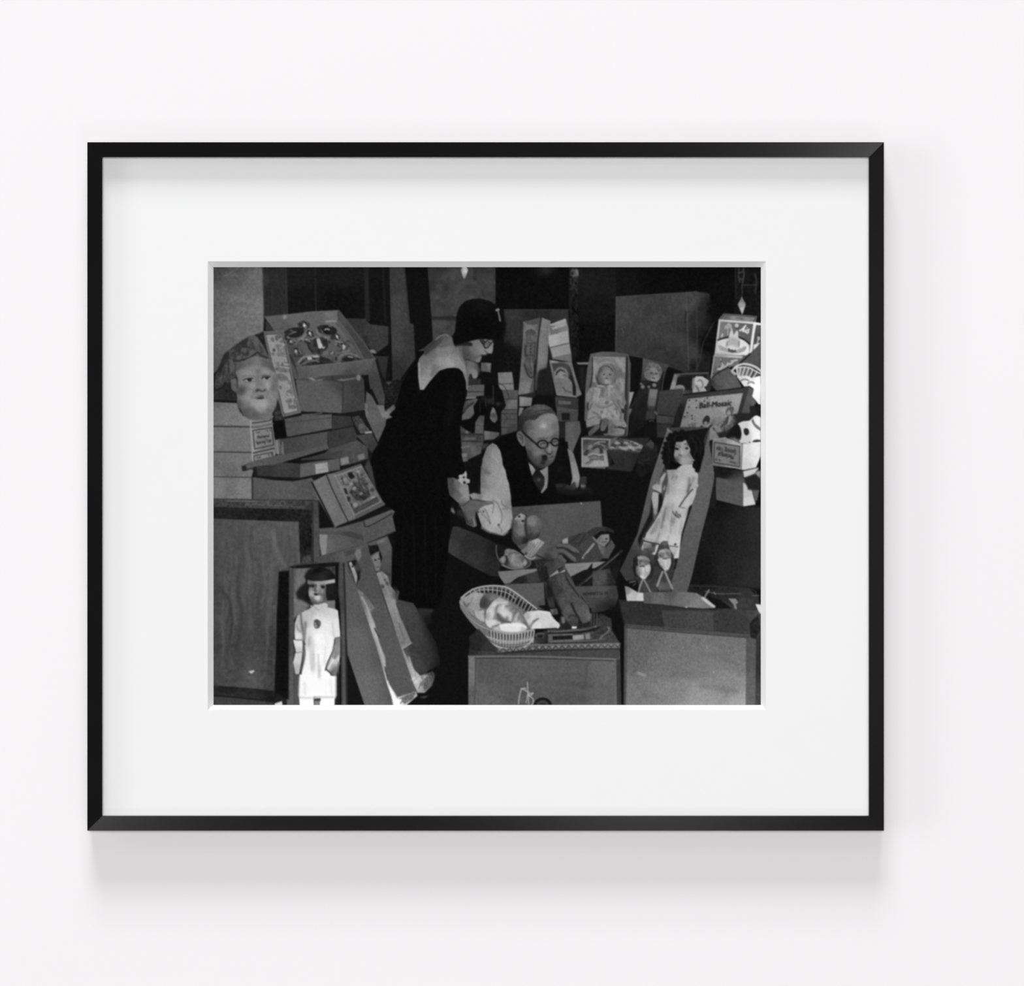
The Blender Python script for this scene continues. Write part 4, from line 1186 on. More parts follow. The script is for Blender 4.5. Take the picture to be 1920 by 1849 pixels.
P('-10,230 300,242 598,252 608,545 530,565 525,620 460,605 435,1440 -10,1400', '60,260,76 300,300,84 560,300,86 100,500,74 300,500,80 500,500,80 570,500,84 60,800,70 200,800,80 400,800,76 100,1100,66 300,1100,74 420,1100,56 100,1350,70 300,1350,84 400,1350,60', n=4, ns=6)
for q, v_ in (('90,700 110,900 95,1150', 60), ('170,640 190,900 175,1250', 62), ('60,330 80,500', 82), ('260,420 230,700 260,1000', 88), ('330,560 320,900 340,1200', 68), ('420,330 440,470 480,560', 94), ('20,750 70,720 110,800 120,900', 62), ('380,1000 350,1200', 66), ('480,300 470,420', 72), ('180,280 200,420', 70)):
    L(q, 8, v_, a=.55, soft=2.5)
P('245,1300 285,1290 290,1300 265,1318', 190, soft=.4)
L('290,1295 400,1295', 2, 60, a=.7)
B(490, 370, 50, 10, 62, .6)
P('460,605 528,600 525,1500 430,1445 440,1000', 18, n=2, soft=.8)
P('-10,1398 300,1420 440,1440 450,1420 540,1400 540,1535 -10,1535', '100,1430,34 400,1470,28 500,1450,32 100,1500,56 300,1520,44', n=4)
P('-10,1480 200,1490 420,1520 430,1540 -10,1540', 60, n=4)
L('-10,1465 430,1510', 3, 30)
P('430,1525 480,1508 485,1540 430,1540', 210, soft=.4)
cur['id'] = 0
P('940,1180 1250,1535 930,1535', 22, lab=False)
O('printed_long_doll_box', 'long open box with two paper-wrapped dolls leaning beside the standing doll')
P('715,515 900,455 1090,400 1220,350 1250,430 1245,700 1300,830 1400,822 1480,960 1560,1100 1590,1250 1500,1300 1440,1440 1300,1540 1060,1540 940,1180 910,560', '950,600,88 1000,800,88 1000,1100,98 1080,1400,104 1100,700,82 1150,900,82 1250,1200,84 1300,1400,84 1200,500,88 1230,620,70 1350,950,64 1450,1100,62 1500,1250,54', n=3, ns=2.5)
P('720,500 900,455 1080,405 1060,430 920,560 900,540 720,545', '780,510,72 950,470,84', n=3)
P('1090,410 1220,355 1250,430 1248,690 1240,700 1180,620 1140,560', '1180,440,84 1220,550,76 1220,650,62', n=2.5)
P('930,560 1040,440 1090,415 1150,600 1260,950 1350,1180 1430,1440 1290,1480 1230,1380 1130,1040 1010,720 940,600', '1050,500,76 1080,700,78 1150,950,84 1220,1200,86 1320,1430,86', n=3, ns=2.5)
L('1088,420 1140,590 1200,790 1260,960 1350,1190 1430,1440', 3, 36)
P('1265,790 1400,822 1480,960 1560,1110 1590,1250 1480,1300 1400,1300 1370,1130', '1350,850,66 1450,1000,62 1500,1200,52 1420,1250,64', n=3, soft=.6)
P('1290,730 1300,740 1290,820 1265,800', 80, soft=.5)
P('1095,420 1150,410 1165,450 1185,500 1180,540 1160,590 1140,600 1110,520 1090,460', '1110,440,30 1150,500,112 1130,540,96', n=8, ns=1.5)
P('1100,430 1155,420 1165,455 1130,470 1100,490', 26, n=8, ns=1.5)
P('1120,490 1155,470 1170,520 1165,590 1140,600 1125,550', '1140,500,120 1150,560,112')
P('1165,450 1185,500 1175,545 1160,480', 26)
E(1135, 520, 8, 7, 40)
E(1158, 512, 6, 6, 44)
L('1140,572 1160,568', 1.6, 60)
P('1140,610 1180,600 1220,630 1240,700 1275,740 1280,830 1310,920 1350,1010 1388,1100 1330,1140 1390,1270 1450,1330 1540,1300 1550,1340 1530,1400 1480,1450 1430,1450 1400,1380 1330,1180 1250,940 1190,760', '1190,650,130 1220,720,116 1240,820,136 1290,950,124 1340,1080,120 1340,1180,140 1390,1290,168 1430,1370,190 1500,1380,130 1520,1330,96', n=6, ns=2.5)
for x_, y_, r_ in ((1215, 685, 14), (1185, 705, 14), (1200, 660, 10)):
    E(x_, y_, r_, r_, 72, soft=.7)
L('1330,1140 1388,1100', 2, 150)
L('1345,1150 1400,1280 1420,1330', 2, 96, soft=.5)
L('1250,760 1290,920 1340,1060', 2.4, 150, a=.7, soft=.6)
P('1450,1330 1540,1300 1552,1330 1530,1400 1480,1440', 96, n=16, ns=1.6, soft=.6)
for x_, y_ in ((1420, 1370), (1450, 1400), (1400, 1350), (1480, 1340)):
    B(x_, y_, 16, 8, 225, .8, rot=-40, clip=0)
P('935,530 1000,515 1020,560 1030,600 1025,640 1010,690 995,690 970,620 945,570', '960,540,44 1000,560,60', n=8, ns=1.5)
P('960,530 1000,520 1012,550 975,560', 22)
P('950,540 965,530 990,580 1010,640 1000,690 985,640', 150, n=14, ns=1.5)
P('1005,600 1030,590 1028,650 1010,680', 30)
E(975, 565, 7, 6, 40)
P('1005,720 1050,750 1090,800 1132,858 1100,885 1130,960 1140,1000 1168,1055 1145,1040 1170,1120 1205,1200 1208,1260 1200,1290 1225,1380 1290,1480 1420,1440 1430,1470 1350,1540 1270,1540 1220,1400 1150,1150 1060,880', '1030,760,112 1090,840,104 1080,900,140 1120,1000,168 1160,1130,150 1190,1230,150 1220,1360,190 1260,1480,225 1340,1490,150 1310,1530,240', n=5, ns=2)
L('1050,760 1120,850', 2, 92)
P('1085,790 1132,858 1105,880', 110)
L('1130,1000 1165,1060', 3, 60)
L('1200,1270 1235,1400 1290,1490', 1.6, 70)
P('1300,1490 1420,1440 1400,1490 1340,1530', 110, n=18, ns=1.6, soft=.5)
P('990,450 1030,440 1040,490 1015,530 1000,500', 112, n=6, soft=.7)
P('910,460 1000,440 990,470 930,500', 66, soft=1)
P('1150,385 1220,360 1200,390 1150,405', 104, n=8, soft=.5)
P('1440,1480 1510,1468 1480,1490', 70, soft=.8)
V('LD')
O('printed_standing_doll_box', 'upright box with a headband doll in a white dress at the lower left')
P('60,260 330,210 840,170 1180,165 1290,190 1300,700 1320,1600 1345,3300 30,3300 75,1500 60,700', '100,300,70 120,900,70 90,1700,74 1220,300,72 1240,900,66 1270,1700,80 1300,2600,84 100,2600,90', n=3)
P('180,310 700,270 1100,230 1090,500 1160,700 1180,3300 180,3300', '250,400,104 300,700,110 250,1100,112 1000,280,60 1020,1080,110 220,2400,60', n=3)
P('90,255 330,225 840,180 1180,165 1175,240 700,285 150,300', 24, n=2)
P('1085,240 1175,190 1150,800 1200,1250 1215,3300 1170,3300 1160,1400 1080,1150', 16, soft=.5)
L('1165,200 1160,700 1200,1250 1225,2400 1230,3300', 2, 62)
L('1265,190 1285,700 1310,1700 1330,3300', 3.4, 44)
L('1200,260 1215,900', 3, 78, a=.6)
L('110,300 150,900 110,1700', 4, 82, a=.5)
P('185,1400 260,1310 200,1500 180,2600', 30, soft=.6)
O('printed_standing_doll', 'doll with dark bobbed hair, pale headband and white dress standing in the upright box')
P('480,380 560,320 700,270 850,275 960,330 1070,440 1085,540 1085,620 1110,700 1140,960 1060,990 900,1000 860,800 600,640 560,800 580,1000 580,1090 500,1050 420,990 330,955 270,930 245,860 300,750 400,650 440,600 430,480',
  '700,330,18 800,480,40 600,520,30 1000,500,24 400,780,30 320,880,30 520,950,22 1000,800,30 1050,950,24', n=2, soft=.5)
P('530,640 700,640 880,630 880,900 900,960 880,1030 800,1070 640,1070 570,1000 510,900 500,800', '540,700,112 600,860,150 560,950,90 700,700,138 700,940,190 800,800,120 860,800,90 780,1000,120 620,1040,74 860,960,84', n=3)
P('480,545 600,575 800,570 950,550 1075,530 1080,610 900,640 700,655 540,655 480,635', '520,600,110 750,610,150 1000,580,168', n=2)
P('510,640 640,655 640,700 560,690 520,720', 40, soft=.8)
E(592, 688, 36, 20, 30, soft=.5)
P('760,690 800,672 860,690 840,730 800,735', 28, soft=.6)
L('660,660 640,760 660,790', 4, 74, soft=.6)
L('540,655 620,650', 2.4, 60)
L('760,665 860,660', 2.4, 96)
P('615,845 660,838 720,855 700,880 640,880', 40, soft=.5)
L('720,850 850,880', 3, 84, soft=1)
E(700, 790, 10, 8, 84, soft=.6)
P('560,1130 600,1080 700,1070 860,1040 920,1080 910,1140 1080,1180 1140,1210 1160,1400 1185,1680 1190,1800 1100,1790 1060,1860 1010,2400 960,2700 1090,2860 1095,3100 330,3100 330,2760 400,2200 410,1850 215,1845 200,1700 210,1480 260,1330 350,1260 540,1160',
  '750,1110,190 600,1250,178 850,1220,196 1050,1280,206 450,1300,186 350,1400,170 260,1600,190 300,1780,240 420,1600,168 550,1650,235 700,1350,225 900,1500,236 1080,1500,226 700,1800,255 900,1800,248 1100,1700,225 500,2200,240 700,2200,255 900,2200,246 700,2700,255 500,2900,255 1000,2900,252 430,1850,150', n=3, ns=3)
P('310,1290 345,1270 370,1450 400,1700 400,1830 330,1620', 140, soft=1)
L('245,1520 270,1610 330,1680', 3, 150, soft=.6)
L('340,1280 350,1450 390,1700 395,1830', 2.4, 100, soft=.6)
L('1020,1470 1040,1700 1070,1800', 3, 206, soft=.8)
L('640,1140 720,1200', 2.4, 160, soft=.6)
L('430,1480 430,1700 410,1840', 6, 130, soft=1.2)
P('620,1430 680,1395 760,1440 780,1500 750,1570 700,1605 650,1605 615,1540', '650,1450,84 720,1500,92 680,1580,120', n=10, ns=2)
L('690,1440 720,1580', 2, 70)
L('640,1480 660,1560', 2, 150)
V('C')
P('560,1080 630,1078 625,1160 580,1170', '600,1110,225 600,1150,200')
P('575,1170 625,1160 620,1230 600,1320 575,1320 560,1240', '600,1200,205 590,1300,180', n=3)
P('628,1080 650,1110 632,1180 620,1290 600,1440 592,1440 606,1300 625,1170', 60, soft=.5)
L('580,1170 630,1162', 1.6, 130)
P('850,1070 890,1060 888,1190 880,1250 850,1330 800,1300 785,1270 830,1160', '870,1100,130 860,1150,150 860,1220,200 820,1280,170 840,1300,110', n=6, ns=2)
L('800,1290 860,1180', 3, 230, soft=.6)
L('785,1290 800,1240 840,1150 850,1080', 2.6, 84)
L('850,1330 880,1240', 4, 120, soft=.8)
L('790,1285 830,1320', 3, 80)
P('605,1320 640,1330 770,1320 860,1335 858,1475 800,1480 600,1480', '700,1400,255 630,1420,248 820,1420,252', n=2)
L('680,1130 690,1290', 5, 212, soft=1.2)
L('735,1180 738,1340', 3.4, 214, soft=1)
L('785,1130 780,1250', 3, 226, soft=1)
L('640,1120 640,1250', 3, 226, soft=1)
for x_, y_ in ((700, 1180), (745, 1300), (705, 1260)):
    B(x_, y_, 12, 50, 190, .7, clip=0)
P('600,1480 700,1480 705,1540 605,1540', 248)
P('745,1478 850,1478 848,1540 745,1540', 252)
P('700,1478 750,1474 752,1500 740,1535 712,1535 704,1500', '725,1490,44 725,1520,130')
P('568,1320 600,1330 600,1540 565,1540', 80, soft=.5, lab=False)
P('860,1330 885,1300 885,1540 855,1540', 34, soft=.5, lab=False)

# ---- lower middle and right
V('D')
O('printed_wooden_crate', 'large scuffed wooden crate with a white scrawl, lower middle of the print')
P('-125,1150 300,1140 930,1130 942,1535 -130,1535', '0,1300,84 300,1250,90 600,1250,86 850,1300,100 300,1450,84 600,1450,80 850,1450,94 -60,1450,96', n=4, ns=4)
P('-125,1130 -60,1100 930,1135 925,1215 -130,1195', '0,1170,62 400,1180,66 800,1180,70 -90,1150,46', n=4, ns=3)
L('-130,1195 300,1195 925,1215', 2.6, 112)
L('-120,1208 300,1208 900,1226', 2, 60)
P('905,1215 935,1210 940,1535 905,1535', 58, n=2)
L('898,1225 905,1535', 3, 104, soft=.5)
P('-130,1195 -85,1195 -85,1535 -130,1535', '-110,1300,112 -110,1500,92', n=4)
L('-78,1200 -86,1535', 2, 74)
for x_, y_ in ((90, 1270), (465, 1300), (350, 1240)):
    B(x_, y_, 14, 22, 64, .8)
    B(x_ + 10, y_ + 8, 10, 14, 120, .7)
for q in ('350,1310 750,1290', '200,1380 600,1420', '500,1350 820,1360', '150,1240 560,1260', '600,1450 850,1430', '650,1260 860,1290'):
    L(q, 7, 96, a=.5, soft=2.5)
L('700,1240 690,1400', 4, 72, a=.6, soft=1.5)
L('222,1530 225,1490 240,1430 258,1418 275,1420', 2, 172)
L('283,1375 288,1450 292,1530', 2, 160)
L('240,1420 280,1440 300,1470 325,1450 290,1465 320,1490 325,1520 310,1540', 1.8, 176)
L('275,1520 285,1460 300,1445', 1.6, 160)
E(390, 1548, 68, 66, 26)
E(390, 1548, 48, 46, 62)
E(390, 1552, 30, 30, 40)
O('printed_packing_case', 'large pale packing case at the lower right of the print')
P('962,970 1300,1010 1840,1050 1890,1055 1890,1535 955,1535', '1100,1020,96 1400,1050,110 1700,1090,112 1000,1200,98 1300,1250,114 1500,1250,120 1750,1200,118 1000,1450,118 1300,1430,130 1500,1480,150 1700,1400,136 1780,1500,158', n=6, ns=2.5)
for q in ('1050,1110 1300,1150', '1400,1180 1700,1200', '1200,1340 1450,1310', '1500,1400 1750,1440', '1100,1460 1250,1500'):
    L(q, 9, 104, a=.45, soft=3)
L('1060,1310 1110,1330', 5, 142, soft=1)
E(1588, 1305, 6, 6, 170)
L('1540,1120 1540,1140', 1.5, 150)
P('1815,1055 1890,1055 1888,1535 1812,1535', '1850,1200,86 1850,1450,98', n=4)
P('1885,1040 1920,1020 1920,1535 1880,1535', '1900,1200,50 1900,1500,64', n=3)
P('962,975 985,975 975,1535 955,1535', 76, n=3)
P('940,1140 962,985 958,1535 940,1535', 16)
O('printed_tray_trunk', 'dark open tray on top of the packing case')
P('920,795 1000,805 1300,835 1600,860 1880,870 1915,830 1920,1040 1880,1070 1840,1055 960,980', '1000,880,48 1150,900,46 1650,960,56 1800,930,58 1880,900,72', n=3)
P('1225,872 1588,880 1585,1018 1240,990', '1300,920,64 1500,950,70', n=5, ns=2)
L('925,800 1100,812 1300,838 1600,868', 3, 34)
L('962,972 1300,1000 1840,1048', 1.6, 92)
L('962,990 1300,1020 1830,1062', 2.6, 60)
L('920,800 962,975', 2.6, 30)
P('1840,960 1900,900 1915,1010 1880,1075 1845,1060', 36, n=5, soft=.6)
P('1420,690 1560,690 1830,720 1900,770 1915,870 1600,868 1400,745', '1500,730,30 1700,760,40 1850,800,50 1750,830,56', n=5, ns=2)
L('1530,740 1620,755 1780,755', 2, 84)
L('1590,745 1600,760', 2, 130)
L('1420,700 1830,720 1890,775', 2, 48)
L('1860,770 1905,768', 1.6, 92)
P('1780,780 1860,800 1850,850 1770,860', 60, n=4, soft=.6)
P('1630,790 1700,840 1720,855 1700,850', 84, soft=.5)
P('1690,790 1740,790 1760,815 1745,830 1752,865 1735,862 1725,830', 128, n=12, ns=2)
P('1510,790 1530,785 1590,835 1605,858 1560,840', 190, soft=.4)
L('1525,780 1555,730', 3, 118)
P('1880,828 1920,832 1920,900 1905,885', 215, soft=.4)
P('1535,770 1640,800 1720,860 1600,858', 22, soft=.5)
V('ST')
O('printed_log_roll', 'grey cardboard roll with a pale end on the rim of the dark tray')
P('80,855 130,865 250,935 335,945 335,1060 110,1055', '120,900,120 150,1000,180 300,1000,196 200,940,170', n=2)
P('335,940 560,935 920,935 1050,950 1150,1010 1300,1150 1150,1160 900,1145 560,1105 340,1090', '450,1000,92 700,980,88 950,1030,112 1000,1100,118 600,1080,98 1150,1100,112', n=3, ns=2.5)
L('340,1090 560,1105 900,1150 1310,1160', 3, 36)
E(912, 1140, 14, 10, 170, soft=.4)
E(940, 1070, 9, 12, 78)
O('printed_long_haired_doll_box', 'open box leaning upright at the right, holding a curly-haired doll in a white dress')
V('GD')
P('850,25 1100,5 1580,10 1560,250 1660,850 1640,1000 1560,1400 1440,1849 1270,2600 1160,2950 860,2950 300,2950 20,2500 330,1849 560,900 740,350', '830,150,104 720,500,92 620,900,92 500,1300,88 400,1700,80 150,2400,58 1200,60,60 1500,300,90 1550,700,92 1500,1000,92 1450,1400,90 1300,1900,88 1150,2500,84', n=3)
P('850,30 1100,10 1580,15 1500,120 950,120', '1000,60,58 1400,60,64', n=2)
P('940,110 1580,20 1510,300 1400,900 1360,1000 1200,1400 1100,1849 950,2600 850,2900 200,2900 440,1849 700,900 830,600 870,170', '1100,200,20 800,1300,70 600,1849,40 500,1500,80 1300,1100,44', n=2)
P('560,1250 770,800 830,760 800,850 640,1100 590,1500 600,1600 440,1849 360,2100 330,1950 540,1500', '650,900,90 580,1200,50 520,1600,26 420,1900,24', soft=.8)
P('1350,1100 1400,700 1560,100 1580,20 1570,300 1640,700 1660,850 1600,1150 1440,1849 1280,2450 1130,2950 840,2950 980,2500 1100,1849 1250,1380', '1480,500,90 1540,800,94 1500,1100,92 1380,1500,92 1300,1850,88 1150,2400,84 1000,2800,86', n=3)
L('1250,1380 1100,1849 970,2450', 5, 30)
L('1400,760 1480,300 1560,60', 3, 60, soft=.6)
L('840,40 930,110', 2.4, 120, soft=.6)
O('printed_long_haired_doll', 'curly dark-haired doll in a white dress standing in the leaning box')
P('1000,100 1100,75 1250,110 1400,160 1480,280 1490,450 1440,620 1400,780 1330,760 1290,700 1260,660 1080,650 1030,740 820,750 790,620 750,520 770,420 800,330 860,180 940,150', '1100,150,18 1350,300,20 1350,600,16 880,500,18 900,700,14 1250,200,24', n=2, soft=.6)
P('985,330 1000,270 1090,265 1165,235 1190,300 1240,380 1235,450 1300,580 1280,640 1180,660 1080,655 1010,600 965,530 965,450', '1050,300,132 1100,420,160 1150,260,150 1030,350,130 1000,470,140 1010,570,84 1100,600,150 1180,450,140 1250,560,126 1180,600,150 1200,330,118', cv=1, n=2)
P('970,365 1010,350 1060,375 1040,410 1000,415 975,400', 34, soft=.6)
P('1145,365 1180,350 1215,370 1200,395 1160,395', 30, soft=.6)
L('990,330 1040,330 1080,370', 2.4, 84, soft=.5)
L('1140,300 1200,300', 2.4, 84, soft=.5)
P('1030,470 1060,480 1105,495 1080,515 1045,510', 84, soft=.4)
L('1055,480 1100,495', 1.6, 60)
L('1030,520 1035,580', 2.4, 92, soft=.8)
E(1085, 450, 10, 6, 118, soft=.5)
P('1020,720 1100,665 1270,630 1285,700 1350,760 1380,830 1370,950 1370,1010 1350,1090 1340,1150 1280,1330 1210,1400 1180,1550 1090,1849 1040,2280 960,2290 700,2260 380,2150 480,1849 620,1650 720,1470 800,1200 840,1000 850,850 840,750 1000,745',
  '1150,690,172 930,780,150 1050,850,172 1250,800,176 1320,900,168 950,900,150 1100,1000,190 900,1100,160 1250,1050,160 1000,1250,190 850,1350,170 1100,1450,186 780,1500,160 900,1600,180 700,1750,158 1000,1750,190 600,1900,172 850,1950,196 500,2050,180 700,2150,200 950,2150,196', n=3, ns=2.5)
P('830,750 1000,750 960,800 870,850 850,850', 142, soft=.5)
P('860,860 960,820 1030,850 1000,920 930,930 880,910', 136, n=16, ns=1.6, soft=.6)
for q, v_ in (('820,1400 790,1550 740,1750', 116), ('860,1350 850,1600', 146), ('930,1350 910,1700 900,1849', 150), ('560,1849 650,1680 700,1600', 130), ('1230,900 1210,1050 1190,1150', 110), ('1300,880 1270,980', 130), ('870,1000 850,1150', 120), ('700,1849 640,2050', 136), ('860,1900 830,2150', 160)):
    L(q, 4, v_, soft=1.3, a=.9)
P('780,900 840,810 860,930 820,1130 780,1130 750,1050', 70, soft=.6)
P('760,1080 800,1010 820,1060 790,1110', 126, soft=.5)
P('660,990 720,900 790,815 830,805 790,900 750,1000 745,1150 690,1160 600,1120 600,1100 580,1040 610,1010', '640,1060,150 700,950,142 760,880,160 700,1100,164', n=3)
L('610,1105 690,1140 745,1170', 2.6, 60)
L('700,930 690,980', 4, 90, soft=.6)
P('590,1130 690,1150 695,1280 680,1400 660,1500 640,1570 605,1600 610,1490 590,1350 570,1250', '630,1200,162 640,1350,160 640,1480,140 620,1560,90', n=2)
P('695,1180 750,1170 770,1260 750,1380 690,1490 675,1480 690,1330', 26, soft=.6)
P('1350,1000 1385,1000 1380,1040 1350,1060', 170, soft=.5)
P('1060,1390 1150,1250 1280,1080 1340,1060 1335,1180 1280,1320 1210,1400 1120,1430', '1270,1150,176 1200,1270,184 1120,1370,180 1280,1280,172', n=2)
L('1050,1395 1130,1270 1240,1130 1280,1090', 3, 84)
L('1200,1140 1220,1060 1250,1000', 3, 96, soft=.5)
P('1060,1390 1150,1420 1140,1500 1090,1540 1020,1560 970,1520 940,1500 990,1450', 184, n=3, soft=.5)
L('940,1490 970,1530 1010,1480', 2.6, 74)
L('975,1550 1010,1500', 3, 70)
L('1010,1570 1040,1520', 3, 80)
L('1050,1570 1070,1520', 2.4, 92)
L('1070,1400 1130,1420', 2, 120)
L('960,1600 940,1680', 8, 140, soft=2)
V('ST')
P('330,275 440,285 430,390 380,400 330,340', '370,310,126 400,360,90', n=2)
L('320,240 400,262 540,290', 3, 60)
P('680,315 800,330 760,460 740,480 690,420', '720,350,180 750,420,168', n=2)
L('670,312 800,325', 2.4, 110)
E(764, 293, 15, 12, 26, rot=-20)
L('480,300 440,400', 6, 40, soft=1)
P('440,280 500,285 490,390 440,420', '460,300,60 470,350,84', n=8, ns=2, soft=.6)
L('330,215 480,245 600,280', 2.4, 150, soft=.5)
O('printed_bearded_figurine', 'hooded white-bearded figurine, left of the two at the feet of the doll')
P('245,480 260,410 320,350 400,360 420,430 500,500 520,620 490,760 500,935 270,935 280,800 210,760 195,600 200,480', '330,400,58 450,600,62 230,650,34 450,850,58 350,850,40 240,500,26', n=4, ns=2.5)
P('265,430 310,360 370,350 400,440 330,450', '320,390,74 370,420,64', n=3, soft=.5)
E(325, 360, 16, 16, 112, soft=.5)
P('245,470 270,455 350,450 400,480 430,530 435,600 420,700 370,755 320,765 270,720 245,650 240,560 260,540', '300,490,140 380,510,130 300,620,176 380,650,200 320,730,190 420,600,180 260,600,120', n=4, ns=2, cv=1)
P('280,510 320,500 340,520 310,560 285,550', 80, soft=.6)
L('290,590 330,595', 2.4, 70)
L('260,500 300,490', 2, 84)
L('340,510 390,520', 2, 84)
E(300, 545, 10, 14, 100, soft=.5)
P('265,935 320,780 345,780 425,935', 64, n=3)
L('320,785 268,930', 2.6, 128)
L('345,785 425,935', 2.6, 122)
P('100,800 250,770 270,930 150,880', 16, soft=.6, lab=False)
L('170,800 230,790', 3, 70)
O('printed_bearded_figurine', 'hooded white-bearded figurine, right of the two at the feet of the doll')
P('520,380 540,310 600,250 650,250 680,350 740,450 755,560 720,620 720,900 700,930 540,925 515,850 520,650 470,560 480,470', '600,300,70 720,550,60 490,500,40 560,620,56 700,750,50 620,820,64', n=4, ns=2.5)
P('520,370 550,300 600,252 655,258 680,345 600,350', '590,290,66 640,300,78', n=3, soft=.5)
P('530,400 560,365 640,350 700,370 705,450 715,540 690,620 640,650 600,640 540,570 520,510', '590,400,150 670,400,140 580,540,190 660,560,206 640,630,176 540,520,150', n=4, ns=2, cv=1)
L('540,430 580,450', 3, 84)
L('600,485 650,485', 2.4, 96)
L('570,410 610,420', 2, 90)
L('640,410 680,405', 2, 90)
P('520,850 590,660 640,655 725,890 700,910 540,905', '620,760,70 600,870,84 660,860,76', n=4, ns=2)
L('590,665 522,850', 3.4, 132)
L('625,660 725,888', 3, 136)
P('525,905 720,890 715,930 540,930', 12, soft=.4)
P('380,770 510,740 510,930 430,930', 62, soft=.6, n=3)
V('D')
O('printed_patterned_box_lid', 'flat box with a zigzag-patterned edge lying on the crate')
P('65,1128 300,1080 420,1040 800,1060 880,1020 935,1108 932,1135 500,1150 75,1172', '200,1140,80 600,1085,52 850,1070,66 500,1070,40', n=8, ns=2)
P('75,1130 300,1115 935,1105 932,1138 500,1150 80,1172', 92, n=3)
for k in range(18):
    x_ = 110 + k * 47
    y_ = 1150 - k * 1.8
    P('%d,%d %d,%d %d,%d' % (x_ - 18, y_ + 12, x_, y_ - 16, x_ + 18, y_ + 12), 136 if x_ > 300 else 100)
    L('%d,%d %d,%d' % (x_ + 23, y_ - 14, x_ + 23, y_ + 6), 1.6, 62)
L('75,1172 500,1152 932,1138', 2.4, 40)
L('340,1115 930,1104', 1.4, 120, a=.7)
O('printed_toy_train_track', 'dark toy track set under the plush toy')
P('335,1040 430,1005 500,960 540,850 760,930 790,890 870,930 880,1030 800,1068 600,1085 420,1100 350,1070', '450,1050,46 600,1000,36 700,1000,40 820,1000,56 700,950,28', n=7, ns=2)
L('430,1025 560,1015 680,1005 765,985', 3.6, 96)
for k in range(20):
    x_ = 440 + k * 16
    L('%d,%d %d,%d' % (x_, 1018 - k * 1.6, x_ + 4, 1026 - k * 1.6), 1.2, 34)
P('425,1045 600,1035 860,1010 862,1040 790,1068 600,1075 420,1098', '500,1065,66 700,1050,88 820,1030,60', n=4)
P('450,1052 590,1048 590,1075 455,1082', 28)
P('600,1048 685,1035 690,1070 602,1075', '640,1058,138', n=4)
P('700,1035 722,1033 722,1070 700,1072', 124)
P('725,1030 800,1015 830,1040 790,1065 725,1070', 66, n=8, ns=2)
L('800,1065 860,1020 855,990', 2, 96)
L('415,1098 420,1045', 3, 34)
E(372, 1055, 28, 16, 60, soft=.6)
E(375, 1056, 14, 8, 30)
P('360,840 480,830 485,860 400,862', 22, soft=.5)
P('440,865 490,860 500,900 450,905', 74, soft=.6)
P('520,920 545,915 545,960 525,965', 96, soft=.5)
P('725,895 750,890 760,960 735,950', 24)
for x_ in (775, 790):
    L('%d,930 %d,985' % (x_, x_ - 4), 2, 66)
O('printed_plush_toy', 'brown plush animal slumped between the carton and the toy track')
P('395,560 430,520 460,505 530,515 550,575 600,660 650,770 700,830 738,905 722,950 670,965 640,925 636,985 600,990 560,945 520,850 470,770 440,690 440,860 415,780 405,690', '460,560,66 500,660,70 560,700,78 470,700,52 530,800,78 620,840,80 580,900,76 700,900,88 650,900,70 610,960,62 540,600,56', n=4, ns=2.5, cv=0)
P('412,545 455,508 532,520 548,575 520,620 450,628 415,600', '450,550,58 500,560,74 470,600,60', n=3, ns=2, cv=1)
P('375,570 415,555 430,620 440,690 430,700 390,650', 34, n=6, ns=2, soft=.8)
P('415,690 440,690 465,780 480,855 450,868 420,800', '430,750,30 455,820,52', soft=.6)
P('440,632 475,605 530,562 548,600 510,606 470,622 445,638', 148, soft=.4)
L('500,590 530,570', 3, 30)
P('550,600 575,620 605,680 650,765 640,770 590,700', 62, soft=.6)
L('580,800 605,860 640,930', 3.6, 34, soft=.5)
B(510, 700, 40, 70, 84, .5)
B(690, 905, 30, 35, 98, .6)
B(605, 930, 25, 40, 84, .6)
L('560,935 600,900 640,930', 2.4, 50, soft=.8)
P('595,985 628,985 630,1006 596,1006', 232)
V('BK')
O('printed_wicker_cradle', 'white wicker cradle basket holding a baby doll wrapped in white cloth')
P('10,410 60,340 160,270 280,240 420,232 560,255 700,340 820,430 905,500 870,560 880,760 860,860 780,940 690,975 560,975 430,930 340,870 250,780 130,640 20,500', '100,400,130 400,300,100 700,420,84 600,850,120 200,660,110', n=4)
P('60,350 160,285 290,255 430,250 560,275 690,360 800,440 890,505 800,540 700,470 560,380 420,330 250,320 100,390', 34)
L('30,380 90,330 180,275 300,245 430,238 560,258 690,340 800,425 905,505', 3, 168, cv=1)
L('100,365 200,305 300,285 430,290 560,320 660,390', 2, 150)
L('120,345 200,290 330,265 440,265 560,290 680,365 790,450', 1.2, 120)
for x_, y_, x2, y2 in ((130, 300, 150, 350), (180, 275, 200, 330), (235, 255, 250, 320), (290, 245, 300, 320), (340, 240, 345, 310), (395, 238, 395, 320), (450, 240, 445, 340), (505, 250, 490, 360), (555, 260, 530, 380), (605, 290, 570, 400), (650, 320, 610, 420), (690, 345, 645, 440), (730, 375, 685, 470), (765, 400, 720, 500), (800, 430, 755, 520), (840, 460, 800, 530), (870, 480, 840, 530)):
    L('%d,%d %d,%d' % (x_, y_, x2, y2), 2, 150)
P('35,400 100,350 200,310 290,330 260,380 240,460 260,500 300,510 300,660 250,640 170,580 90,490', '120,400,150 180,370,156 120,470,140 230,570,168 270,600,176 200,480,146', n=6, ns=2.5)
L('60,440 90,480 120,440', 2, 84)
L('170,520 190,590', 2, 116)
L('160,380 130,460', 2, 120, soft=.6)
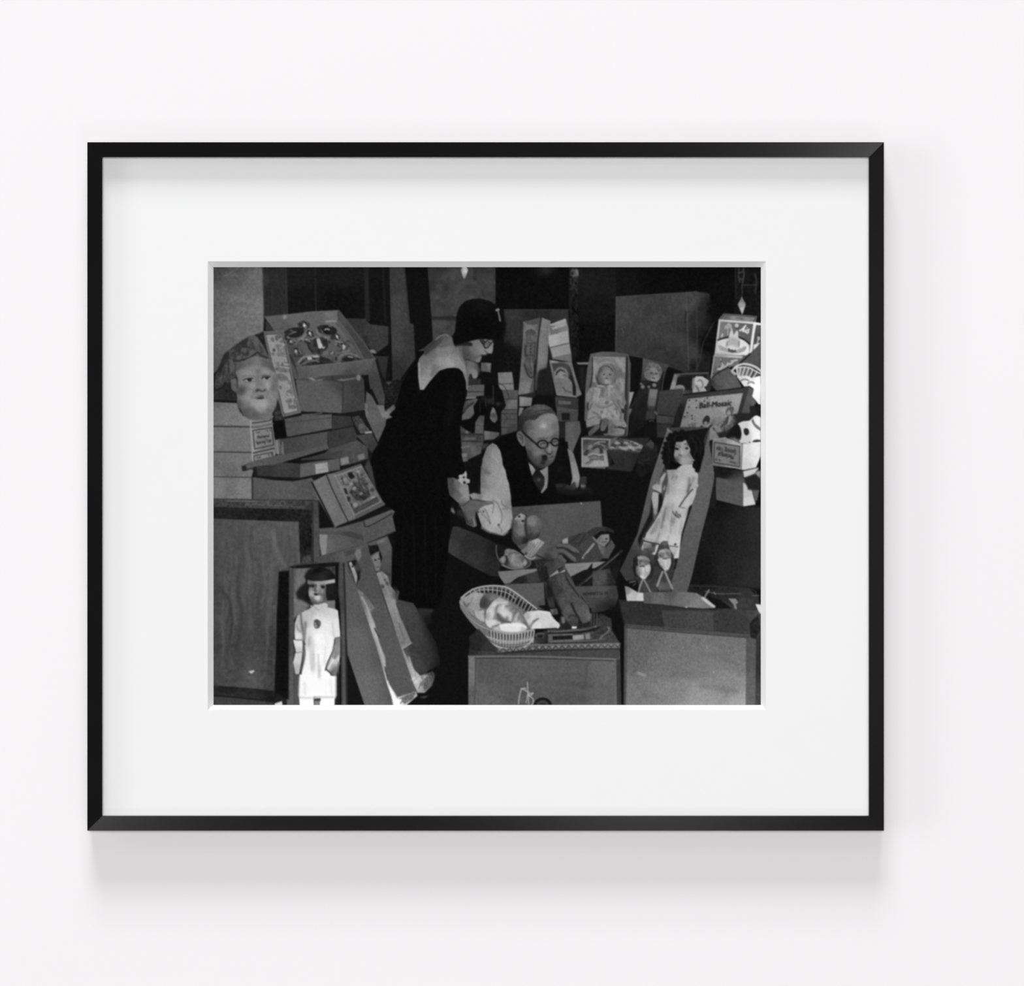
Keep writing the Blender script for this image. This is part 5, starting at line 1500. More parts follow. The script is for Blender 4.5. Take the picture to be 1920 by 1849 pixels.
P('245,440 260,390 310,340 370,320 430,335 460,370 420,410 370,460 330,500 290,505 250,490', '300,400,70 280,470,64 350,360,92 400,380,120 330,470,74 420,350,96', cv=1, n=3)
L('330,450 400,410 430,430', 2.4, 80, soft=.6)
P('360,470 400,420 470,370 540,400 600,430 680,480 740,520 760,600 740,680 680,730 600,760 480,770 350,720 310,660 310,580 320,530', '420,440,186 380,540,190 340,620,186 470,430,150 560,430,160 500,540,200 560,560,206 480,590,130 620,500,130 700,540,120 640,620,140 600,650,190 420,690,196 550,720,205 700,700,200 500,640,90', n=6, ns=2.2)
P('320,540 300,600 310,650 290,560', 110, soft=.6)
L('400,640 430,580 440,500 470,440 560,410', 3, 120, soft=.6)
L('540,480 600,470 640,490 600,520', 2.4, 110, soft=.5)
L('620,650 640,580 690,510 730,500', 2.6, 100, soft=.5)
L('450,570 500,640 600,660', 5, 84, soft=1.2)
L('650,560 700,540', 4, 96, soft=.6)
B(580, 580, 30, 50, 225, .8)
P('470,700 560,680 680,670 760,680 800,730 760,770 620,790 500,770', '560,720,222 680,720,226 760,740,190', soft=.6)
P('310,660 400,630 490,660 490,700 420,720 380,740 330,700', '400,660,205 440,690,190', n=6, ns=2, soft=.5)
L('390,720 470,690', 4, 130, soft=.8)
L('20,430 60,520 150,620 260,700 400,750 560,785 700,785 860,755', 4, 156)
L('30,460 110,580 250,690 400,745', 1.4, 84)
P('300,730 420,770 560,800 720,800 870,770 860,860 780,940 690,975 560,975 430,930 350,870', '450,830,110 600,860,120 750,850,110', n=4)
for k in range(15):
    x_ = 350 + k * 36
    yt = 755 + 45 * math.sin(min(max((x_ - 330) / 500, 0), 1) * math.pi)
    P('%d,%d %d,%d %d,%d %d,%d' % (x_, yt + 8, x_ + 16, yt + 9, x_ + 22 - k, yt + 70, x_ + 10 - k, yt + 68), 52)
    L('%d,%d %d,%d' % (x_ + 24, yt + 5, x_ + 30 - k * 1.6, yt + 140), 2.4, 168)
L('330,830 450,870 560,890 700,885 870,850', 2.6, 160)
L('350,865 450,915 560,925 700,920 850,880', 1.6, 84)
for k in range(11):
    E(470 + k * 32, 940 + 14 * math.sin(k / 10 * math.pi) - k * 1, 9, 7, 46)
L('340,870 430,935 560,970 690,972 790,935 860,865', 3, 176)
L('30,500 130,640 250,770 340,860', 3, 120)
L('12,420 40,520 160,660 330,760', 2.2, 110)
P('745,580 800,535 880,530 920,520 1060,540 1110,640 1165,690 1150,725 1000,735 830,740 790,680', '850,600,206 950,580,200 900,700,214 1050,650,206 1100,700,190 800,590,170', n=4, ns=2.5)
L('830,735 870,650 930,620', 2.4, 130)
L('870,660 900,630', 4, 150, soft=.6)
L('745,590 790,690 830,742', 2.4, 110)
L('1090,600 1150,690', 2, 160)
V('D')
P('-125,1060 -60,1000 60,1130 70,1165 -120,1150', '-80,1080,40 20,1140,50 -110,1130,34', n=3, soft=.8, lab=False)
# ---- second pass: shading and small detail over what is already drawn
def ON(txt):
    cur['id'] = [i for i, q in enumerate(NAMES) if txt in q[0] + '|' + q[1]][0]


def GLAZE(s, v, n=1.5, soft=2):
    """re-tone the open dark background inside an outline, leaving every drawn thing alone"""
    p = pts_of(s)
    b = box_of(p, 2 + soft * 3)
    m = blur(fill_mask(p, b).astype(np.float32), soft) * (IDS[b[1]:b[3], b[0]:b[2]] == 0)
    t = tone_of(v, b)
    put(b, m, t + n * noise(t.shape[0], t.shape[1], 3), False)


V('D')
GLAZE('1560,120 1930,150 1930,720 1400,690', '1600,300,26 1750,300,34 1880,300,42 1500,600,22 1700,600,36 1880,650,44 1600,160,22', n=2)
L('1640,650 1690,620', 1.2, 50, a=.7)
E(1518, 380, 4, 5, 60)
V('B')
GLAZE('1560,1240 1620,1440 1600,1700 1500,1640', 30)
GLAZE('1040,1280 1200,1240 1180,1420 1060,1440', '1120,1320,34 1150,1400,24', n=5)
V('A')
GLAZE('100,840 160,860 170,930 0,930 0,860', 40)

# curly-haired doll at the right
ON('printed_long_haired_doll|')
V('GD')
for x_, y_, r_ in ((855, 205, 42), (815, 300, 44), (790, 370, 36), (775, 455, 42), (785, 545, 42), (800, 620, 40), (850, 690, 50), (900, 150, 50), (980, 115, 50), (1100, 95, 50), (1330, 600, 50), (1330, 690, 46), (1360, 760, 40)):
    E(x_, y_, r_, r_ * .9, 19, soft=.7)
for q in ('880,250 860,350 900,430', '850,480 880,560 860,640', '1250,180 1330,280 1350,400', '1380,200 1430,330 1420,480', '1000,150 960,230', '1330,420 1300,520'):
    L(q, 3, 34, soft=.8, a=.8)
P('1000,290 1090,272 1165,240 1190,300 1238,390 1230,460 1265,560 1290,640 1180,660 1085,655 1020,600 975,530 972,450', '1040,300,130 1120,290,150 1200,330,128 1000,470,140 1080,440,164 1180,430,150 1230,480,120 1060,560,120 1120,590,156 1200,590,150 1010,570,90 1260,620,130', cv=1, n=2, soft=.5)
P('972,372 1000,358 1050,380 1040,405 1000,408 978,398', 30, soft=.5)
P('1148,372 1180,358 1215,375 1200,392 1160,392', 26, soft=.5)
L('985,330 1030,325 1070,360', 2.2, 92, soft=.6)
L('1135,302 1195,300', 2.2, 84, soft=.5)
L('1055,400 1070,440 1062,470', 2, 116, soft=.7)
P('1030,472 1060,482 1108,495 1080,512 1045,508', 80, soft=.5)
B(1095, 440, 22, 30, 172, .8, clip=0)
B(1100, 560, 40, 26, 164, .6, clip=0)
B(1000, 580, 30, 40, 84, .6, clip=0)
E(1298, 580, 16, 16, 150, soft=.5)
P('1000,1400 1160,1420 1150,1560 1060,1610 950,1560 920,1480', 176, soft=1.2, a=.9)
for q in ('940,1470 960,1520 985,1545', '985,1500 1000,1550 1015,1575', '1020,1515 1035,1560 1045,1585', '1055,1520 1075,1560', '990,1470 1010,1490'):
    L(q, 2.2, 76, soft=.5)
L('1060,1395 1110,1400 1160,1420', 1.6, 128)
L('935,1640 950,1600', 8, 130, soft=2, a=.7)
L('1160,1560 1190,1420', 3, 150, soft=1)
for q, v_ in (('700,1650 640,1760 590,1849', 128), ('790,1500 770,1620', 110), ('1100,1650 1060,1849', 160), ('1000,1600 970,1849', 170)):
    L(q, 5, v_, soft=1.6, a=.7)

# bearded figurines
ON('left of the two at the feet')
V('ST')
P('190,620 200,480 250,420 300,360 390,350 430,420 500,440 520,560 515,760 500,935 262,938 275,800 215,750', '225,600,26 320,400,54 480,560,58 470,700,48 480,860,60 380,850,62 300,860,52 220,520,34', n=4, ns=2.5, soft=.5)
P('250,462 265,410 310,362 375,355 415,405 432,480 400,462 330,448', '290,400,64 350,380,84 400,430,62', n=4, ns=2, soft=.5)
E(322, 360, 20, 16, 118, n=8, soft=.6)
P('246,468 290,450 350,450 400,475 430,520 400,520 330,500 262,500', '280,470,148 380,480,126', n=4, soft=.5)
P('262,500 330,498 400,515 425,560 400,600 330,590 270,590 255,540', '290,530,124 360,530,112 400,550,104 330,570,130', n=4, soft=.5)
P('255,600 275,575 320,585 370,580 405,560 435,565 437,620 420,695 375,752 325,768 275,725 240,660', '270,640,150 330,640,196 400,620,186 330,730,200 390,700,160 260,690,110', n=10, ns=1.8, soft=.5)
P('232,590 262,570 270,640 262,720 235,680', 104, n=8, soft=.8)
P('268,520 300,505 330,515 325,535 285,540', 76, soft=.6)
P('350,515 385,515 400,530 370,540', 84, soft=.6)
P('295,530 325,525 330,560 310,572 290,565', 140, soft=.5)
L('292,530 288,562', 2, 72, soft=.4)
L('290,592 320,586 345,594', 2.4, 66, soft=.4)
L('300,620 310,700', 2, 150, soft=.7)
L('360,620 350,720', 2, 160, soft=.7)
L('437,560 450,620 430,700 385,750', 4, 34, soft=1)
L('445,440 500,560 505,700', 4, 76, soft=1.5, a=.6)
L('320,778 292,850 266,936', 3.2, 140, soft=.4)
L('345,778 390,860 428,938', 3.2, 130, soft=.4)
P('330,800 345,800 410,935 280,935', 60, n=4, soft=.5)
ON('right of the two at the feet')
P('515,380 540,310 600,248 655,252 685,350 740,440 758,560 725,625 715,900 700,928 540,925 515,850 522,660 470,600 475,470', '600,290,70 725,560,62 500,540,44 560,640,56 690,760,52 560,740,50 620,850,70', n=4, ns=2.5, soft=.5)
P('525,372 548,308 600,254 655,258 685,348 640,345 580,352', '570,320,62 630,275,92 660,320,70', n=4, soft=.5)
P('528,410 560,368 640,350 700,372 708,430 640,420 560,425', '580,390,158 660,385,138', n=4, soft=.5)
P('530,420 600,415 705,425 712,480 690,510 600,500 540,500', '570,450,128 640,450,140 690,450,112', n=4, soft=.5)
P('522,500 560,470 600,492 660,488 705,480 716,545 690,620 645,652 600,640 545,570', '560,540,168 620,540,204 680,540,190 640,620,190 580,600,150', n=10, ns=1.8, soft=.5)
P('535,432 570,430 590,455 575,470 545,450', 78, soft=.5)
P('650,425 690,425 690,440 660,445', 92, soft=.5)
P('610,430 645,430 650,465 625,475 605,465', 152, soft=.5)
L('605,435 602,465', 1.8, 96, soft=.4)
L('600,488 650,486', 2.4, 84, soft=.4)
L('560,412 610,418', 2, 96, soft=.5)
L('640,412 695,405', 2, 96, soft=.5)
L('600,520 620,620', 2, 158, soft=.7)
L('670,510 650,610', 2, 166, soft=.7)
L('520,520 545,580 600,645', 3.4, 34, soft=.9)
L('718,480 718,560 690,630', 3.4, 34, soft=.9)
P('600,668 640,668 715,895 540,905 520,860', '620,760,62 600,870,88 660,860,80', n=5, ns=2, soft=.5)
L('592,662 560,740 520,855', 3.6, 142, soft=.4)
L('625,660 670,770 725,890', 3.6, 142, soft=.4)
ON('printed_long_haired_doll_box')
P('90,790 240,770 268,840 262,935 150,880', 18, soft=.8)
L('150,805 225,790', 3, 84, soft=.6)
L('195,850 230,820', 2, 70)
ON('printed_log_roll')
P('95,860 140,872 250,938 335,948 335,1058 112,1055', '110,920,130 150,1010,186 300,1010,200 210,960,176', n=3, soft=.4)
P('335,942 560,936 900,938 1050,952 1150,1010 1300,1150 1150,1158 900,1143 560,1103 338,1088', '400,1000,84 520,1020,100 700,970,80 800,1050,104 960,1010,112 1050,1090,124 600,1080,96 1180,1110,118', n=4, ns=2.5, soft=.4)
L('1135,1020 1180,1060 1230,1095 1285,1130', 5, 190, soft=.6)
E(912, 1140, 14, 10, 178, soft=.4)
E(940, 1070, 9, 12, 82, soft=.5)

# standing doll at the lower left
ON('printed_standing_doll|')
V('LD')
for x_, y_, rx_, ry_, v_, a_ in ((560, 850, 36, 90, 172, .8), (690, 945, 60, 46, 198, .85), (705, 730, 22, 70, 152, .8), (800, 800, 40, 60, 142, .6), (640, 1000, 60, 30, 112, .6), (860, 960, 34, 50, 84, .7), (580, 960, 30, 40, 100, .6), (800, 1000, 50, 30, 140, .5)):
    B(x_, y_, rx_, ry_, v_, a_, clip=0)
L('555,1000 640,1060 760,1050 850,1010', 3, 84, soft=1)
P('615,845 660,836 722,856 700,880 640,880', 36, soft=.5)
E(592, 686, 34, 18, 28, soft=.6)
P('765,688 800,674 858,690 840,725 800,732', 28, soft=.6)
L('640,690 632,760 660,790', 3, 90, soft=.8)
L('250,860 300,760 420,650', 5, 36, soft=1.8)
L('270,930 420,985 560,1080', 5, 34, soft=1.8)
L('440,480 480,390 560,320 700,270', 5, 30, soft=1.5)
E(790, 470, 150, 60, 44, soft=5, a=.6)
L('480,1170 560,1110 600,1080', 4, 60, soft=1)
E(565, 1120, 18, 16, 190, soft=.5)

# wicker cradle, plush toy, toy track
ON('printed_wicker_cradle')
V('BK')
for q, v_ in (('470,440 430,520 420,600', 128), ('560,420 640,470 680,520', 110), ('520,470 500,540 540,600', 226), ('600,520 640,560 620,620', 118), ('350,560 330,620', 150), ('700,540 740,600 730,660', 108), ('690,560 660,640', 196), ('400,470 480,430 560,430', 214)):
    L(q, 5, v_, soft=1.3, a=.75)
for x_, y_, rx_, ry_, v_ in ((600, 600, 26, 44, 216), (500, 520, 24, 40, 190), (560, 620, 20, 26, 96), (650, 500, 30, 20, 104), (470, 610, 30, 30, 92), (700, 610, 20, 40, 112), (390, 560, 30, 50, 206)):
    B(x_, y_, rx_, ry_, v_, .75, clip=0)
B(300, 430, 40, 50, 58, .6, clip=0)
B(390, 360, 40, 30, 112, .6, clip=0)
L('240,520 300,510 310,600', 3, 100, soft=1)
L('100,500 160,540 200,620', 3, 116, soft=1, a=.7)
L('60,420 90,480', 2.4, 96, soft=.5)
L('480,700 560,690 700,690 780,720', 3, 236, soft=1)
L('830,738 800,690 745,590', 3, 110, soft=.8)
L('860,560 960,540 1050,560', 4, 220, soft=1.5, a=.7)
L('1110,640 1165,692 1150,725', 3, 226, soft=.5)
P('1110,640 1170,690 1150,728 1090,700', 205, soft=.5)
L('830,700 870,660 920,620', 3, 122, soft=.8)
ON('printed_plush_toy')
P('1150,440 1250,420 1320,500 1385,590 1388,650 1370,705 1320,710 1270,660 1200,560', '1200,480,74 1280,520,84 1340,600,74 1330,680,58 1250,600,80', n=5, ns=2, soft=.8)
P('1320,400 1400,380 1470,470 1535,560 1535,610 1500,655 1450,665 1410,620 1340,500', '1380,450,78 1450,540,86 1500,590,100 1450,630,80', n=5, ns=2, soft=.8)
P('1070,130 1160,80 1240,110 1300,200 1350,330 1380,420 1300,450 1180,480 1110,380', '1100,180,56 1180,160,72 1250,220,74 1150,300,54 1300,360,76 1220,400,74', n=6, ns=2.2, soft=1)
L('1245,130 1300,230 1400,360', 3, 40, soft=.8)
L('1260,120 1320,220 1415,360', 2.2, 82, soft=.6)
L('1310,440 1350,540 1400,620', 3.4, 34, soft=.8)
L('1275,610 1310,580 1370,600', 2.4, 46, soft=1)
L('1070,200 1110,360 1200,540', 3, 40, soft=1)
P('1060,130 1100,100 1170,70 1235,40 1235,75 1160,90 1100,115', '1100,110,140 1200,60,150', soft=.4)
L('1165,75 1215,45', 3, 36, soft=.4)
V('D')
P('595,986 627,986 629,1005 597,1005', 230)
ON('printed_toy_train_track')
V('BK')
L('1050,760 1200,760 1400,745 1590,715', 3.4, 100)
for k in range(24):
    x_ = 1060 + k * 22
    L('%d,%d %d,%d' % (x_, 752 - k * 1.4, x_ + 8, 768 - k * 1.6), 1.4, 30)
L('1040,790 1300,790 1520,760 1640,720', 3, 26, soft=.5)
L('1030,810 1030,890', 3, 40)
P('1040,800 1540,785 1660,760 1740,720 1760,760 1680,850 1540,870 1040,895', '1100,830,92 1300,870,100 1600,820,62 1700,790,50', n=8, ns=2)
P('1085,825 1320,812 1320,860 1095,868', 28, n=5)
P('1325,815 1450,805 1455,858 1330,865', '1390,835,150', n=5)
P('1325,795 1440,785 1440,805 1325,812', 56)
P('1470,795 1525,790 1528,858 1475,860', 126, n=4)
P('1530,790 1640,775 1690,800 1650,850 1535,858', 62, n=14, ns=1.6)
L('1640,850 1740,760 1730,720', 2.4, 112, soft=.4)
L('1050,895 1540,875 1690,850', 2, 96, soft=.4)
E(945, 822, 60, 34, 60, n=10, ns=1.6)
E(945, 824, 34, 18, 30)
L('890,820 920,790 990,795', 2, 92)
P('920,470 1000,480 1120,495 1115,510 960,500', 20, soft=.6)
P('1060,510 1140,505 1150,560 1080,570', 84, n=8, soft=.6)
P('1195,610 1235,605 1235,670 1200,675', 104, soft=.6)
P('1515,500 1540,495 1545,560 1525,560', 22, soft=.5)
for x_ in (1545, 1575, 1605):
    L('%d,560 %d,690' % (x_, x_ - 6), 2.4, 70, soft=.5)
ON('printed_patterned_box_lid')
P('450,960 700,985 900,925 1870,915 1870,965 900,985 460,1020', '500,990,112 800,970,84 1800,940,110 1300,950,96', n=6, ns=2)
for k in range(19):
    x_ = 480 + k * 76
    y_ = 992 - k * 2.6 - (10 if k > 5 else 0)
    P('%d,%d %d,%d %d,%d' % (x_ - 32, y_ - 20, x_, y_ + 14, x_ + 32, y_ - 22), 138 if k > 4 else 116, soft=.5)
    L('%d,%d %d,%d %d,%d' % (x_ - 34, y_ - 22, x_, y_ + 16, x_ + 34, y_ - 24), 1.5, 52, cv=0)
L('455,1022 900,990 1870,968', 2.2, 44)
L('760,930 1000,922 1870,912', 1.8, 120)

# baby doll in the paper-lined box
ON('printed_baby_doll_box')
V('BB')
for q, v_ in (('320,240 420,280 500,250 600,280', 106), ('640,260 700,330 740,420', 150), ('630,320 680,420', 100), ('330,300 340,420', 150), ('690,500 720,620 700,700', 150), ('640,620 680,700', 96), ('660,560 720,540', 136)):
    L(q, 5, v_, soft=1.5, a=.7)
P('620,400 700,400 740,460 720,520 640,500', 92, soft=2, a=.7)
L('350,500 340,420 380,350 450,312 530,312 590,350 625,420 630,500 605,570', 3, 92, soft=.7)
L('330,560 325,470 365,365 450,300 540,300', 3, 142, soft=.7)
P('372,480 395,395 455,348 530,352 578,410 588,500 560,570 510,605 435,600 392,560', '410,400,80 470,375,108 470,450,128 560,400,112 400,520,84 500,560,140 570,520,110 440,580,104 520,450,130', cv=1, n=2, soft=.5)
L('375,480 400,395 460,345 530,350 580,410', 2.2, 70, soft=.5)
L('442,450 478,452', 1.8, 96, soft=.4)
L('530,450 565,452', 1.8, 96, soft=.4)
E(460, 464, 15, 8, 48, soft=.4)
E(548, 465, 15, 8, 46, soft=.4)
L('505,465 500,490', 1.8, 104, soft=.5)
P('475,512 500,502 522,512 500,526', 62, soft=.5)
B(430, 500, 26, 22, 136, .5, clip=0)
B(500, 560, 36, 22, 150, .6, clip=0)
L('395,570 450,604 520,602', 2.4, 66, soft=.6)
for q, v_ in (('390,640 450,660 440,760', 100), ('260,700 300,760 270,840', 104), ('720,720 740,800 720,880', 98), ('340,870 420,920 520,900 600,860', 108), ('640,900 690,1000 700,1100', 96), ('300,980 370,1010 410,1060', 92), ('540,1090 600,1160 640,1190', 92), ('600,980 640,1060', 150), ('480,940 460,1040', 156), ('350,720 330,800', 152)):
    L(q, 4, v_, soft=1.1, a=.75)
V('A')
ON('printed_dressed_doll_box')
V('BB')
P('1075,410 1120,390 1190,400 1225,450 1210,520 1170,555 1110,540 1070,490', '1110,430,112 1180,430,120 1150,510,134 1090,480,100', cv=1, n=3, soft=.6)
for x_, y_ in ((1060, 370), (1090, 330), (1140, 310), (1190, 330), (1230, 370), (1245, 430), (1045, 430), (1050, 490)):
    E(x_, y_, 26, 22, 84, n=14, ns=1.5, soft=.7)
    L('%d,%d %d,%d' % (x_ - 14, y_ + 8, x_ + 14, y_ - 6), 1.6, 120, soft=.4)
L('1105,438 1135,442', 2.4, 56, soft=.4)
L('1170,448 1200,452', 2.4, 56, soft=.4)
L('1150,455 1148,480', 2, 100, soft=.5)
L('1130,508 1165,512', 2.4, 70, soft=.4)
ON('rocking animal')
P('172,1580 300,1550 420,1572 500,1622 526,1735 170,1722', '230,1640,128 400,1640,146 350,1710,150', n=6, ns=2, soft=.5)
P('250,1600 330,1580 400,1600 440,1590 455,1640 430,1660 380,1640 330,1640 300,1680 240,1710 215,1690 260,1660', 112, n=12, ns=2, soft=.5)
L('250,1605 330,1582 400,1602 445,1590 452,1650', 2, 70, soft=.4)
L('215,1695 260,1665 300,1640 380,1640', 2, 76, soft=.4)
L('190,1570 240,1510 320,1475 400,1490 440,1540', 4, 50, soft=.7)
P('190,1560 215,1520 260,1540 220,1590', 50, n=10, soft=.7)
E(370, 1508, 30, 30, 126, n=8, soft=.5)
for x_, y_ in ((360, 1500), (385, 1512)):
    E(x_, y_, 5, 5, 60)
P('225,1500 260,1440 300,1430 310,1470 270,1510', 116, n=10, soft=.8)
ON('printed_tray_box')
for k in range(26):
    x_ = 560 + (k * 173 % 420)
    y_ = 1385 + (k * 97 % 130)
    if y_ > 1345 + (x_ - 640) * .28 and x_ > 640 - (y_ - 1345) * .9:
        L('%d,%d %d,%d %d,%d' % (x_ - 18, y_ + 12, x_, y_ - 10, x_ + 20, y_ + 6), 2, 150 if k % 2 else 56, soft=.4)

# narrow clown box
ON('printed_narrow_doll_box')
V('TL')
P('930,520 980,500 1030,530 1040,590 1000,640 940,620', '960,560,84 1010,560,104 980,610,92', soft=.8, n=4)
E(965, 560, 8, 7, 56, soft=.4)
E(1012, 562, 8, 7, 56, soft=.4)
L('970,600 1010,602', 2, 64, soft=.5)
L('900,640 960,660 1040,640', 3, 66, soft=.7)
L('890,900 960,880 1030,890', 3, 62, soft=.8)
L('880,700 870,820 880,900', 4, 52, soft=1)
L('950,960 960,1080 980,1160', 3, 70, soft=.8)

# seated man: softer cigar, sleeve join, clasped far hand
ON('printed_man')
V('MN')
P('1095,1000 1130,985 1180,992 1188,1040 1160,1090 1140,1140 1085,1130 1100,1060', '1150,1010,26 1110,1110,40', soft=.6)
for x_, y_, rx_, ry_, v_ in ((180, 1520, 70, 60, 122), (330, 1530, 90, 70, 146), (480, 1540, 60, 60, 146), (130, 1600, 40, 60, 106), (200, 1560, 60, 40, 130)):
    B(x_, y_, rx_, ry_, v_, .6, clip=0)
L('870,1000 960,1125 1060,1195', 4, 46, soft=1.5, a=.7)
B(960, 830, 50, 40, 108, .4, clip=0)
L('1720,1350 1830,1350', 1.5, 60)
P('1722,1345 1832,1350 1832,1460 1722,1462', 48, soft=.6)
P('1730,1470 1770,1455 1820,1480 1815,1560 1750,1565', 96, n=20, ns=1.6, soft=.7)
P('1320,1465 1440,1452 1560,1492 1640,1430 1660,1545 1520,1570 1350,1555', '1430,1500,36 1560,1530,46 1640,1480,56', n=3, soft=.8)
L('1400,1560 1620,1600 1850,1560 1900,1590', 10, 26, soft=2)

# stooping woman: throat and jaw
ON('printed_woman')
V('WH')
P('800,1010 905,1020 930,1290 900,1290 850,1160', '850,1040,88 890,1150,94 915,1260,84', soft=.8)
L('790,1030 850,1180 925,1330', 3, 116, soft=.8)
L('905,1050 915,1180 940,1280', 3, 70, soft=1)
B(1250, 1090, 60, 50, 122, .5, clip=0)
B(1000, 1150, 50, 70, 70, .5, clip=0)
L('1640,330 1690,480 1712,640 1695,800', 5, 18, soft=2)
L('990,1560 1000,1680', 3, 100, soft=.6)

# face mask: rounder cheeks, crumpled hood
ON('printed_face_mask')
V('F')
for x_, y_, rx_, ry_, v_, a_ in ((860, 1180, 90, 60, 152, .6), (1190, 1190, 60, 60, 152, .6), (1000, 1600, 200, 70, 160, .5), (760, 1480, 100, 60, 142, .5), (1290, 1250, 70, 110, 98, .6), (610, 1310, 60, 70, 70, .7), (560, 1150, 30, 60, 128, .5),
                                 (960, 1150, 40, 90, 108, .5), (820, 940, 130, 40, 142, .5), (1130, 910, 90, 40, 140, .5), (960, 900, 40, 60, 104, .6), (700, 1750, 120, 60, 78, .6), (560, 1560, 40, 120, 76, .6), (1330, 1600, 40, 100, 122, .5), (900, 1830, 200, 40, 84, .6)):
    B(x_, y_, rx_, ry_, v_, a_, clip=0)
for q, v_ in (('640,230 700,300 660,380', 46), ('520,320 480,400', 48), ('800,200 850,330 830,420', 60), ('900,180 930,320', 96), ('1000,330 1060,420 1050,520', 60), ('600,480 680,520 760,480', 48), ('420,500 480,560 440,640', 46), ('350,650 420,760 400,880', 86), ('200,700 250,640', 50), ('180,1000 150,1100', 84), ('700,420 640,400', 92), ('860,440 800,480', 96)):
    L(q, 5, v_, soft=1.4, a=.8)
L('860,1300 880,1380 820,1440', 3, 112, soft=1.2)
L('1140,1290 1180,1370 1150,1430', 3, 110, soft=1.2)

# framed board: wood grain
ON('printed_framed_board')
V('C')
for k in range(34):
    x_ = 20 + (k * 137 % 560)
    y_ = 280 + (k * 211 % 700)
    d_ = 20 * math.sin(k * 2.3)
    L('%d,%d %d,%d %d,%d' % (x_, y_, x_ + d_, y_ + 160, x_ - d_ * .6, y_ + 330), 3.5, 94 if k % 2 else 62, a=.5, soft=1.6)
for q, v_ in (('60,740 110,800 130,960 100,1160', 50), ('180,560 170,760 200,900 160,1150', 54), ('220,420 260,560 240,760', 96), ('420,300 440,440 500,560', 102), ('340,700 310,860 330,1060', 60), ('470,640 440,800', 66)):
    L(q, 6, v_, a=.6, soft=2)
P('460,600 530,595 528,1500 432,1445 445,1000', 17, n=2, soft=1)

# narrow doll wrappings
ON('printed_long_doll_box')
for q, v_ in (('1040,780 1080,860 1120,1000', 178), ('1140,1050 1180,1180 1200,1260', 186), ('1220,1370 1250,1450 1290,1520', 250), ('1180,640 1230,760 1260,900', 140), ('1300,960 1340,1080', 96), ('1370,1200 1410,1310 1470,1370', 200), ('1430,1340 1500,1330', 170)):
    L(q, 3, v_, soft=1, a=.8)
P('1230,1390 1260,1440 1290,1490 1340,1500 1300,1540 1260,1540', 246, soft=.6)
for k in range(12):
    L('%d,%d %d,%d' % (1310 + k * 9, 1525 - k * 7, 1330 + k * 8, 1490 - k * 3), 1.4, 150 if k % 2 else 60, soft=.4)
    L('%d,%d %d,%d' % (1440 + k * 9, 1420 - k * 9, 1455 + k * 8, 1375 - k * 5), 1.4, 160 if k % 2 else 56, soft=.4)
# ---- third pass
ON('printed_long_doll_box')
V('C')
P('1440,850 1520,930 1640,1150 1640,1340 1500,1330 1560,1200 1500,1060', 18, soft=7, a=.75, lab=False)
P('1270,700 1300,740 1290,800 1250,780', 60, soft=2, a=.6, lab=False)
L('1040,600 1000,540', 3, 60, soft=1)
ON('printed_toy_instrument_box')
V('DR')
r_ = np.random.default_rng(11)
for k in range(46):
    x_, y_ = r_.uniform(380, 1400), r_.uniform(430, 960)
    if y_ > 1010 or x_ > 980 + (y_ - 430) * .95 or (600 < x_ < 700 and 650 < y_ < 820):
        continue
    a_, l_ = r_.uniform(0, 3.14), r_.uniform(16, 46)
    L('%f,%f %f,%f' % (x_, y_, x_ + l_ * math.cos(a_), y_ + l_ * .7 * math.sin(a_)), r_.uniform(1.2, 2.6), float(r_.choice([36, 42, 104, 118, 140])), a=.75, soft=.5)
L('700,640 760,590 860,560 960,560 1020,600', 2.4, 96, soft=.5)
L('700,650 730,760 800,840', 3, 34, soft=.6)
L('1020,610 1040,720 1000,780', 3, 36, soft=.6)
L('540,1010 600,930 700,895 800,880', 2, 128, soft=.4)
L('640,1040 720,990 830,975 900,990', 2, 104, soft=.5)
L('960,900 1060,930 1170,1000', 2, 84, soft=.5)
P('870,600 905,590 962,730 928,760 893,755', '880,620,172 930,730,180', soft=.4)
L('1240,930 1290,870 1400,845 1510,865 1600,930', 2, 112, soft=.4)
L('320,560 330,600 400,610', 3, 44, soft=.6)
B(310, 218, 26, 26, 146, .8, clip=0)
P('1005,292 1198,274 1203,298 1012,320', 132, soft=.4)
ON('printed_standing_doll|')
V('C')
L('605,1330 600,1400 598,1475', 2, 190, soft=.6)
L('858,1335 858,1470', 3, 200, soft=.8)
P('600,1475 700,1483 740,1472 858,1474 856,1490 750,1488 700,1492 604,1490', 214, soft=.7)
for q, v_ in (('660,1000 650,1140', 226), ('760,960 800,1100', 232), ('700,1180 690,1270', 205), ('640,1380 640,1460', 226), ('820,1360 830,1460', 232)):
    L(q, 4, v_, soft=1.4, a=.8)
L('628,1090 640,1180 618,1290', 3, 84, soft=.8)
L('575,1080 628,1080', 2, 120, soft=.4)
L('850,1070 892,1058', 2, 110, soft=.4)
P('845,1120 880,1100 884,1180 850,1220 830,1200', 140, n=6, soft=1)
ON('printed_woman')
V('HD')
B(280, 700, 40, 60, 80, .5, clip=0)
B(380, 640, 60, 40, 104, .5, clip=0)
L('270,690 300,780 318,830', 3, 50, soft=1)
L('345,790 372,855', 2, 46, soft=.5)
L('300,760 335,850', 1.6, 48, soft=.5)
L('560,560 640,565', 3, 112, soft=.6)
P('340,465 400,445 495,465 515,490 480,520 390,515', '380,480,132 480,492,122', soft=.8)
ON('seated bald man')
V('HD')
